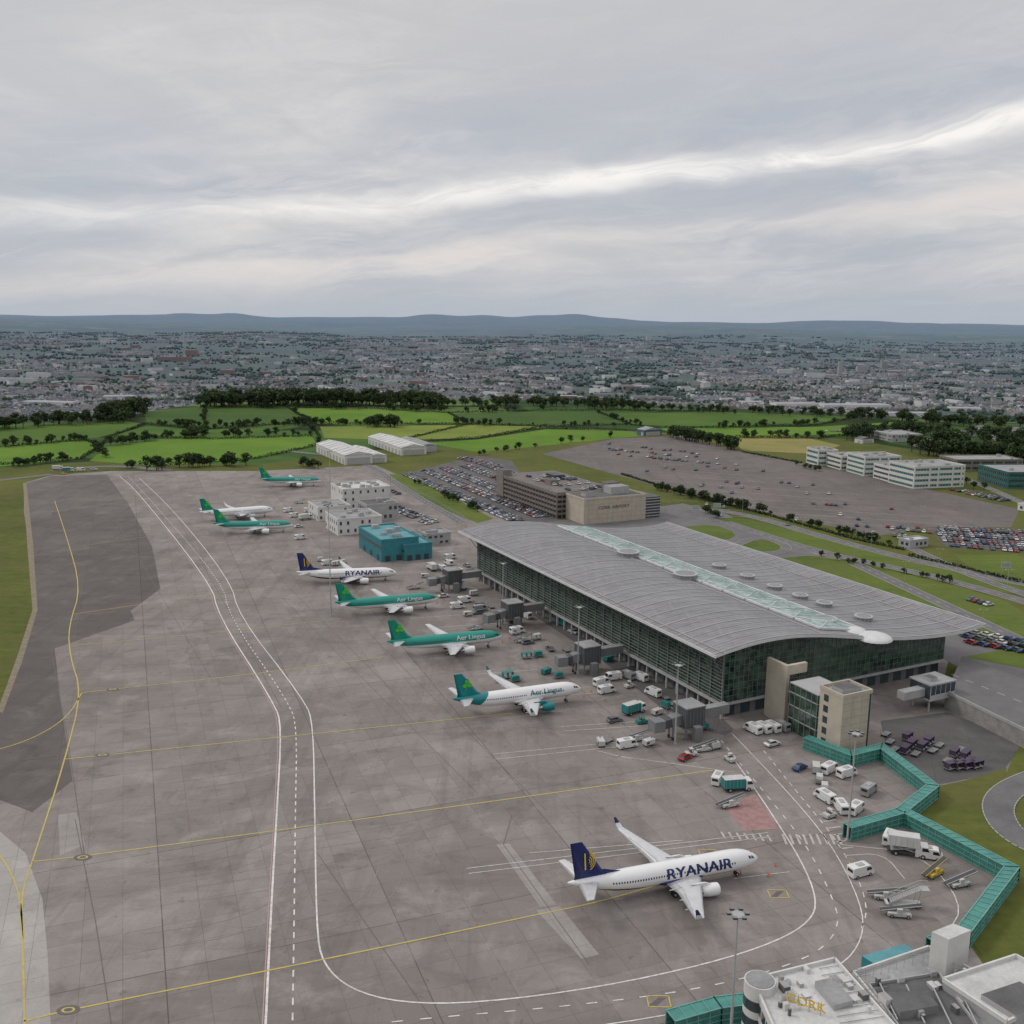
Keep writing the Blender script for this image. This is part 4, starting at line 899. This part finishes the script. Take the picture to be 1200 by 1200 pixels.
# ---------------------------------------------------------------- jet bridges
m_jb=M('jet_bridge_grey',(.2,.205,.21),.5,.2,.2,.4); m_jbd=M('jet_bridge_dark',(.08,.085,.09),.5,.2,.25,.5)
def jetbridge(bx,by,cx,cy):
    p=G(bx,by); q=G(cx,cy); b=MB(frame(p))
    b.box(-3.4,3.4,-3.4,3.4,3.9,9.8,m_jbd,m_roofd)
    for x in (-3,2.6):
        for y in (-3,2.6): b.box(x,x+.4,y,y+.4,0,3.9,m_jb)
    b.box(-3.55,3.55,-3.55,3.55,9.82,10.2,m_jb,m_roofg); b.box(-3.5,3.5,-3.5,3.5,3.5,3.88,m_jb)
    for k in range(6): b.box(-3.46,-3.4,-3.2+k*1.2,-3.1+k*1.2,4,9.6,m_jb); b.box(-3.2+k*1.2,-3.1+k*1.2,-3.46,-3.4,4,9.6,m_jb)
    b.box(-1.2,1.2,-5.4,-3.5,0,4.6,m_jb,m_roofg)
    b.box(3.5,14,-1.4,1.4,5.2,8,m_jb,m_roofg)
    b.M=Matrix.Identity(4); d=(q-p).normalized(); a=p+d*3+Vector((0,0,6)); e=q+Vector((0,0,5)); m_=(a+e)/2
    b.beam(a,m_,3.0,3.0,m_jb); b.beam(m_-d*.5,e,2.6,2.6,m_jbd); b.beam(e-d*1,e+d*2.6,3.8,3.3,m_jb)
    for s_ in (-1.1,1.1):
        nn=Vector((-d.y,d.x,0))*s_; g=e-d*4+nn; b.cyl((g.x,g.y,.5),(g.x,g.y,4),.25,.25,m_jb,8); b.cyl((g.x-.3,g.y,.5),(g.x+.3,g.y,.5),.5,.5,p_black,12)
    b.obj('jet_bridge')
jetbridge(806,862,772,868); jetbridge(688,787,660,790); jetbridge(600,733,575,738); jetbridge(530,692,508,694)
# ---------------------------------------------------------------- masts
def mast(px,py,h,heads=6):
    p=G(px,py); b=MB(Matrix.Translation(p)); b.cyl((0,0,0),(0,0,h),.3,.13,w_grey,10); b.box(-.5,.5,-.5,.5,0,.4,m_kerb)
    b.cyl((0,0,h),(0,0,h+.15),1.1,1.1,w_grey,12)
    for i in range(heads):
        a=i*2*math.pi/heads; x,y=1.5*math.cos(a),1.5*math.sin(a); b.beam((0,0,h),(x,y,h+.1),.08,.08,w_grey); b.box(x-.35,x+.35,y-.3,y+.3,h+.1,h+.45,w_dark,ggy)
    b.obj('floodlight_mast')
mast(855,1235,26); mast(993,985,27); mast(791,872,24); mast(677,790,24); mast(589,728,24); mast(388,722,46,4); mast(387,572,26,4); mast(458,600,22,4)
def lamp(px,py,h=9,z=0):
    p=G(px,py); b=MB(Matrix.Translation(p+Vector((0,0,z)))); b.cyl((0,0,0),(0,0,h),.11,.06,w_grey,6)
    for s_ in (1,-1): b.beam((0,0,h),(s_*1.4,0,h+.2),.07,.07,w_grey); b.box(s_*1.4-.35,s_*1.4+.35,-.15,.15,h+.12,h+.26,gw)
    b.obj('street_lamp')
for x,y in ((500,560),(540,575),(580,590),(560,548),(600,565),(760,540),(840,560),(920,575),(1000,595),(1080,610),(820,530),(900,548),(990,565),(1080,585),(1150,600),(870,600),(940,625),(1020,648),(1100,664),(1180,690),(1060,680),(1150,740),(1000,660),(780,604),(690,545),(740,525),(800,550),(880,580),(960,605),(1030,575),(1120,590)): lamp(x,y)
def signboard(px,py):
    b=MB(frame(G(px,py),.0)); b.beam((-1.5,0,0),(-1.5,0,5),.15,.15,w_grey); b.beam((1.5,0,0),(1.5,0,5),.15,.15,w_grey); b.box(-2.4,2.4,-.08,.08,3,5.8,gw); b.box(-2.2,2.2,-.1,-.085,3.3,5.5,M('sign_green',(.3,.36,.34),.5)); b.obj('road_sign')
signboard(840,600);signboard(815,603);signboard(1178,672)
b=MB(); p=chaikin([Vector((q.x,q.y,0)) for q in gp([(440,556),(500,583),(545,610)])],1); p=resample(p,3)
for q in p: b.box(q.x-.05,q.x+.05,q.y-.05,q.y+.05,0,2.6,w_grey)
for a,c in zip(p,p[1:]):
    for z in (.5,1.2,1.9,2.5): b.beam(a+Vector((0,0,z)),c+Vector((0,0,z)),.04,.04,w_grey)
b.obj('perimeter_fence')
# ---------------------------------------------------------------- trees
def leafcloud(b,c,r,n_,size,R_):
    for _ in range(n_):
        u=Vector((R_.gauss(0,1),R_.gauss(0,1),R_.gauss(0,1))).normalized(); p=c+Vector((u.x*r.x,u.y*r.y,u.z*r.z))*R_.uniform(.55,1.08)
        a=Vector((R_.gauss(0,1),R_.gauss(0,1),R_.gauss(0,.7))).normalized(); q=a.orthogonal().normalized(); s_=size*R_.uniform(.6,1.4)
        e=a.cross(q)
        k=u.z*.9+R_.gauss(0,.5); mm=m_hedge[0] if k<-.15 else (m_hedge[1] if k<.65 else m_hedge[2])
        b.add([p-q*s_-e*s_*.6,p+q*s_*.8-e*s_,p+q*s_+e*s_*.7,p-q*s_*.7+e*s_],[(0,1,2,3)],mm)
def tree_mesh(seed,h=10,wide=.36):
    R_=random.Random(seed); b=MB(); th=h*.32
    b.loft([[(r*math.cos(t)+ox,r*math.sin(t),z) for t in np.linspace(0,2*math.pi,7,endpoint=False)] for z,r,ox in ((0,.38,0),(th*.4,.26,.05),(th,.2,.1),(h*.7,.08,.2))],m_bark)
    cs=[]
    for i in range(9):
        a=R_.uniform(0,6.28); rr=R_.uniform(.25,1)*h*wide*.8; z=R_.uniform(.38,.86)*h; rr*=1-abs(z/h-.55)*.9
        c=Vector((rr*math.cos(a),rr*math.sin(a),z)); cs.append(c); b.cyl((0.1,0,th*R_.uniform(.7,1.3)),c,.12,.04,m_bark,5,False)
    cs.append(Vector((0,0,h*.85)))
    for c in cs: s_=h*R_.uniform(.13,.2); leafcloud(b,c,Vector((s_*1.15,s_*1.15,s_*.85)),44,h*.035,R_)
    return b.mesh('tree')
trees=[tree_mesh(i,10,w) for i,w in enumerate((.36,.42,.3,.48,.38,.33))]
def tree(px,py,h=9):
    p=G(px,py); s_=h/10
    o=link('tree',random.choice(trees)); o.location=(p.x,p.y,-.2); o.rotation_euler=(0,0,uni(0,6.3)); o.scale=(s_*uni(.9,1.35),s_*uni(.9,1.35),s_)
def treeline(pts,n_,h=(7,11),j=3):
    p=np.array(pts,float); d=np.r_[0,np.cumsum(np.hypot(*np.diff(p,axis=0).T))]
    for i in range(n_):
        t=rnd()*d[-1]; tree(np.interp(t,d,p[:,0])+uni(-j,j),np.interp(t,d,p[:,1])+uni(-j,j)*.25,uni(*h))
treeline([(240,477),(330,474),(420,475),(510,478)],190,(13,24),8); treeline([(500,477),(640,476),(760,481)],90,(9,16),8); treeline([(760,481),(900,485),(1010,489)],55,(7,12),8)
treeline([(310,478),(325,479)],7,(20,25),8)
treeline([(-40,506),(60,498),(150,494),(168,484)],70,(9,16),8); treeline([(115,494),(170,483)],32,(14,22),5)
treeline([(1000,492),(1080,495),(1200,502),(1300,506)],90,(9,16),8); treeline([(1000,515),(1060,508),(1200,518)],60,(8,15),10); treeline([(1060,530),(1100,535),(1180,540),(1250,552)],65,(10,18),8)
treeline([(1150,520),(1260,535)],40,(9,17),8);treeline([(1010,512),(1000,516)],5,(14,18),5);treeline([(1100,525),(1130,530)],14,(14,21),8)
treeline([(110,525),(125,538)],9,(6,9));treeline([(180,548),(290,546)],20,(7,12),4);treeline([(225,512),(245,506)],9,(8,13));treeline([(345,545),(375,550)],8,(6,10),4)
treeline([(172,498),(240,503),(370,498)],40,(5,11),3);treeline([(118,524),(195,514),(366,511)],44,(5,11),3);treeline([(428,500),(470,500)],20,(9,15),5)
treeline([(0,524),(100,516)],18,(5,10),3);treeline([(0,549),(95,538)],16,(5,9),3);treeline([(240,476),(240,502)],10,(6,12),3);treeline([(345,479),(440,480),(525,484),(640,482)],40,(6,12),3)
treeline([(372,498),(548,498),(640,500)],26,(5,10),3);treeline([(335,475),(362,495),(372,520)],14,(5,10),3);treeline([(700,484),(740,498),(770,502)],12,(5,9),3);treeline([(830,502),(960,499),(1005,489)],24,(5,10),3);treeline([(860,512),(960,514),(1010,508),(1075,494)],24,(5,10),3)
treeline([(785,512),(830,521),(862,528)],44,(9,14),3); treeline([(560,499),(740,500)],14,(4,8),3)
treeline([(560,534),(640,523),(720,512)],14,(4,8),3)
treeline([(1110,560),(1150,575)],8,(4,7),4);treeline([(930,545),(960,552)],6,(4,6),4);treeline([(140,550),(158,548)],5,(4,7),3);treeline([(170,552),(190,551)],4,(9,13),3)
def hedge(pts,w=2.5,h=2.2,name='hedge',den=5):
    p=resample([Vector((q.x,q.y,0)) for q in gp(pts)],1/den*2); b=MB(); R_=random.Random(len(p))
    for q in p:
        hh=h*(.75+.5*noise.noise(q*.07)+R_.uniform(-.1,.2))
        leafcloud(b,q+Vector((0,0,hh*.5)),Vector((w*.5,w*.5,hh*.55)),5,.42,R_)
    b.obj(name)
for h_ in ([(0,524),(100,516),(118,524)],[(-60,549),(95,538),(118,524),(125,514),(170,497)],[(120,513),(190,513),(250,515),(366,511)],[(172,497),(240,503),(330,497),(362,495)],[(332,474),(362,494),(375,513),(372,522)],[(362,497),(548,497),(640,500),(735,498)],[(525,484),(548,496)],[(548,498),(470,516)],[(640,500),(560,514),(500,518)],[(700,483),(740,498),(770,502),(830,501),(960,498),(1005,489)],[(345,478),(440,479),(525,484),(640,481),(860,482)],[(860,512),(960,514),(1010,508),(1075,493)],[(180,547),(300,538),(372,522)],[(640,502),(735,505)],[(240,476),(240,502)],[(1200,560),(1100,545)]): hedge(h_,3.4,3.0,den=2.2)
for h_ in ([(836,588),(900,604),(1000,632),(1060,645)],[(1065,652),(1120,664),(1200,684)],[(728,556),(800,578),(836,588)],[(870,530),(940,543)],[(905,662),(1000,690),(1060,712)]): hedge(h_,2.2,1.8,den=3)
treeline([(905,664),(1000,695)],12,(2.5,4.5),6);treeline([(960,652),(1110,684)],16,(2.5,5),4);treeline([(470,560),(560,600)],14,(3,6),2);treeline([(760,572),(900,604)],34,(4,8),2);treeline([(825,600),(850,612)],8,(3,6),3);treeline([(900,604),(1060,645)],24,(3,6),2)
# ---------------------------------------------------------------- city
R_=random.Random(11)
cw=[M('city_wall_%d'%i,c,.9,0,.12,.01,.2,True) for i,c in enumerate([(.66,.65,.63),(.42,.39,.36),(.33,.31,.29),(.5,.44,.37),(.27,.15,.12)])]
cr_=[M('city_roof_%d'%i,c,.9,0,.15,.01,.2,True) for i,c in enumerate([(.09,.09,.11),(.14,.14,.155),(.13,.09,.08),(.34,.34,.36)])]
V=[];Fq=[];MI=[]
def house(x,y,z,a,l,w,h,rf,wi,ri):
    c,s_=math.cos(a),math.sin(a); b0=len(V)
    for (lx,ly,lz) in ((-l,-w,-3),(l,-w,-3),(l,w,-3),(-l,w,-3),(-l,-w,h),(l,-w,h),(l,w,h),(-l,w,h),(-l,0,h+rf),(l,0,h+rf)): V.append((x+lx*c-ly*s_,y+lx*s_+ly*c,z+lz))
    for q,mi in (((0,1,5,4),wi),((1,2,6,5),wi),((2,3,7,6),wi),((3,0,4,7),wi),((4,5,9,8),5+ri),((6,7,8,9),5+ri),((5,6,9),wi),((7,4,8),wi)): Fq.append([b0+i for i in q]); MI.append(mi)
def rpos(a0=-31,a1=31,r0=2500,r1=8200):
    az=math.radians(R_.uniform(a0,a1)); r=r0+(r1-r0)*R_.random()**1.35; return r*math.sin(az),r*math.cos(az),r
nh=0
while nh<33000:
    x,y,r=rpos()
    if noise.noise(Vector((x/900,y/900,1)))<-.26+ (r-2500)/17000: continue
    if ht(x,y)>-45 and r<3300: continue
    a=R_.uniform(0,3.14); rows=R_.randint(2,6); cols_=R_.randint(5,14); w_=R_.choice((0,0,0,1,1,2,3,4)); ri_=R_.choice((0,0,1,1,2)); z=ht(x,y)
    for i in range(rows):
        for j in range(cols_):
            if R_.random()<.22: continue
            lx=(j-cols_/2)*13+R_.uniform(-1.5,1.5); ly=(i-rows/2)*30+R_.uniform(-2,2); xx=x+lx*math.cos(a)-ly*math.sin(a); yy=y+lx*math.sin(a)+ly*math.cos(a)
            house(xx,yy,z,a,R_.uniform(3.5,6),R_.uniform(3.5,4.6),R_.uniform(4.6,6),R_.uniform(2,3),w_ if R_.random()<.6 else R_.randint(0,3),ri_ if R_.random()<.85 else R_.randint(0,3)); nh+=1
for i in range(520):
    x,y,r=rpos(r0=2900,r1=7500); z=ht(x,y); house(x,y,z,R_.uniform(0,3.1),R_.uniform(10,32),R_.uniform(7,14),R_.uniform(6,15),R_.uniform(.5,2),R_.choice((0,0,1,2,4)),R_.choice((0,1,1,3)))
def at(px,py,zz=-112):
    q=G(px,py,zz); return q.x,q.y
for px,py,l,w,h,wi,ri in ((20,444,60,14,16,0,3),(45,440,40,12,22,0,3),(12,436,30,12,20,1,3),(205,424,75,16,20,4,2),(225,420,30,12,30,4,2),(100,438,40,14,14,1,1),(1000,474,95,28,12,0,3),(930,473,60,22,12,0,3),(1060,482,60,20,10,0,3),(1130,476,40,20,10,0,3),(984,438,8,8,60,1,1),(920,436,30,12,26,0,3),(1010,434,25,10,28,1,1),(955,440,40,14,22,0,1),(880,470,30,18,9,0,3),(600,415,30,10,30,1,1),(760,408,20,10,34,0,1),(420,418,26,10,26,0,1),(1035,432,14,10,40,2,1),(60,468,70,20,9,0,3),(140,462,40,20,9,0,3)):
    x,y=at(px,py,-105); house(x,y,ht(x,y),R_.uniform(-.2,.2),l,w,h,1.0,wi,ri)
for i in range(14):
    x,y,r=rpos(r0=3800,r1=6500); z=ht(x,y); house(x,y,z,0,16,6,12,6,2,0); b0=len(V)
    for q in ((-3,-3,0),(3,-3,0),(3,3,0),(-3,3,0),(-3,-3,24),(3,-3,24),(3,3,24),(-3,3,24),(0,0,48)): V.append((x+14+q[0],y+q[1],z+q[2]))
    for q in ((0,1,5,4),(1,2,6,5),(2,3,7,6),(3,0,4,7),(4,5,8),(5,6,8),(6,7,8),(7,4,8)): Fq.append([b0+k for k in q]); MI.append(2)
me=bpy.data.meshes.new('city_buildings'); me.from_pydata(V,[],Fq)
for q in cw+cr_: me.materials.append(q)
me.polygons.foreach_set('material_index',MI); me.update(); link('city_buildings',me)
ic=bmesh.new(); bmesh.ops.create_icosphere(ic,subdivisions=1,radius=1); iv=[v_.co.copy() for v_ in ic.verts]; if_=[[v_.index for v_ in f_.verts] for f_ in ic.faces]; ic.free()
V=[];Fq=[];MI=[]
def clump(x,y,z,r,h):
    b0=len(V)
    for q in iv:
        s_=R_.uniform(.7,1.25); V.append((x+q.x*r*s_,y+q.y*r*s_,z+h*.45+q.z*h*.55*s_))
    mm=R_.choice((0,0,1,1,1,2))
    for f_ in if_: Fq.append([b0+i for i in f_]); MI.append(mm if R_.random()<.7 else 1)
for i in range(2100):
    x,y,r=rpos(r0=1900,r1=9500); n_=R_.randint(3,16); a=R_.uniform(0,3.14); ln=R_.uniform(20,190)
    for k in range(n_):
        t=R_.uniform(-1,1)*ln; xx=x+t*math.cos(a)+R_.gauss(0,14); yy=y+t*math.sin(a)+R_.gauss(0,14); clump(xx,yy,ht(xx,yy),R_.uniform(4,9),R_.uniform(7,13))
me=bpy.data.meshes.new('distant_trees'); me.from_pydata(V,[],Fq)
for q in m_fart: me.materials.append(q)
me.polygons.foreach_set('material_index',MI); me.update(); link('distant_trees',me)
# ---------------------------------------------------------------- world
w=bpy.data.worlds.new('World'); sc.world=w; w.use_nodes=True; t=w.node_tree; t.nodes.clear(); n=N(t)
SE,SA=math.radians(42),math.radians(-75)
sky=n.n('ShaderNodeTexSky',sky_type='NISHITA'); sky.sun_disc=False; sky.sun_elevation=SE; sky.sun_rotation=SA; 
tc=n.n('ShaderNodeTexCoord').outputs['Generated']; s_=n.n('ShaderNodeSeparateXYZ'); n.l(tc,s_.inputs[0]); X,Y,Z=s_.outputs
az=n.m('ARCTAN2',X,Y); el=n.m('ARCSINE',Z)
def comb(a,b_,c): q=n.n('ShaderNodeCombineXYZ'); n.inp(q.inputs[0],a);n.inp(q.inputs[1],b_);n.inp(q.inputs[2],c); return q.outputs[0]
vv=n.m('SUBTRACT',el,n.m('MULTIPLY',az,.095))
w1=n.noise(comb(n.m('MULTIPLY',az,3),n.m('MULTIPLY',el,8),2),1,4,.6)
vw_=n.m('ADD',vv,n.m('MULTIPLY',n.m('SUBTRACT',w1,.5),.06))
elc=n.m('POWER',n.m('MAXIMUM',n.m('ADD',vw_,.06),.0001),.65)
n1=n.noise(comb(n.m('MULTIPLY',az,3.0),n.m('MULTIPLY',elc,13),0),1,7,.62,.6)
n2=n.noise(comb(n.m('MULTIPLY',az,7),n.m('MULTIPLY',elc,34),4),1,7,.66,1.0)
n3=n.noise(comb(n.m('MULTIPLY',az,1.8),n.m('MULTIPLY',elc,6),9),1,5,.58,.4)
n4=n.noise(comb(n.m('MULTIPLY',n.m('ADD',az,n.m('MULTIPLY',el,1.2)),9),n.m('MULTIPLY',el,20),7),1,7,.68,.8)
c=n.mix(n.rng(n1,.36,.64),(.45,.475,.53),(.68,.655,.645))
c=n.mix(n.rng(n2,.48,.66,0,.5),c,(.77,.74,.72))
c=n.mix(n.rng(n3,.42,.60,0,.65),c,(.42,.455,.515))
c=n.mix(n.rng(n4,.48,.68,0,.45),c,(.48,.485,.515))
top=n.rng(vv,.15,.25); c=n.mix(n.m('MULTIPLY',top,n.rng(n1,.35,.65,.7,.3)),c,(.60,.58,.57))
g=n.m('DIVIDE',n.m('SUBTRACT',vw_,.121),.011); g=n.m('EXPONENT',n.m('MULTIPLY',n.m('MULTIPLY',g,g),-1))
g=n.m('MULTIPLY',g,n.rng(n2,.3,.55,.25,1)); g=n.m('MULTIPLY',g,n.rng(az,-.5,.1,.35,1)); c=n.mix(n.m('MULTIPLY',g,.95),c,(.97,.93,.89))
g=n.m('DIVIDE',n.m('SUBTRACT',vw_,.062),.011); g=n.m('EXPONENT',n.m('MULTIPLY',n.m('MULTIPLY',g,g),-1)); g=n.m('MULTIPLY',g,n.rng(n1,.35,.6,.1,.75)); c=n.mix(g,c,(.76,.70,.675))
c=n.mix(n.rng(el,-.005,.045,.9,0),c,(.43,.475,.54))
b1=n.n('ShaderNodeBackground'); n.l(sky.outputs[0],b1.inputs[0]); b1.inputs[1].default_value=.1
b2=n.n('ShaderNodeBackground'); n.l(c,b2.inputs[0]); n.l(n.rng(el,.4,1.1,1.05,2.0),b2.inputs[1])
mx=n.n('ShaderNodeMixShader'); mx.inputs[0].default_value=.94; n.l(b1.outputs[0],mx.inputs[1]); n.l(b2.outputs[0],mx.inputs[2])
o=n.n('ShaderNodeOutputWorld'); n.l(mx.outputs[0],o.inputs[0])
sn=bpy.data.lights.new('sun','SUN'); sn.energy=1.1; sn.angle=math.radians(12); sn.color=(1,.96,.90); so=bpy.data.objects.new('sun',sn); sc.collection.objects.link(so)
dv=Vector((math.sin(SA)*math.cos(SE),math.cos(SA)*math.cos(SE),math.sin(SE))); so.rotation_euler=dv.to_track_quat('Z','Y').to_euler()
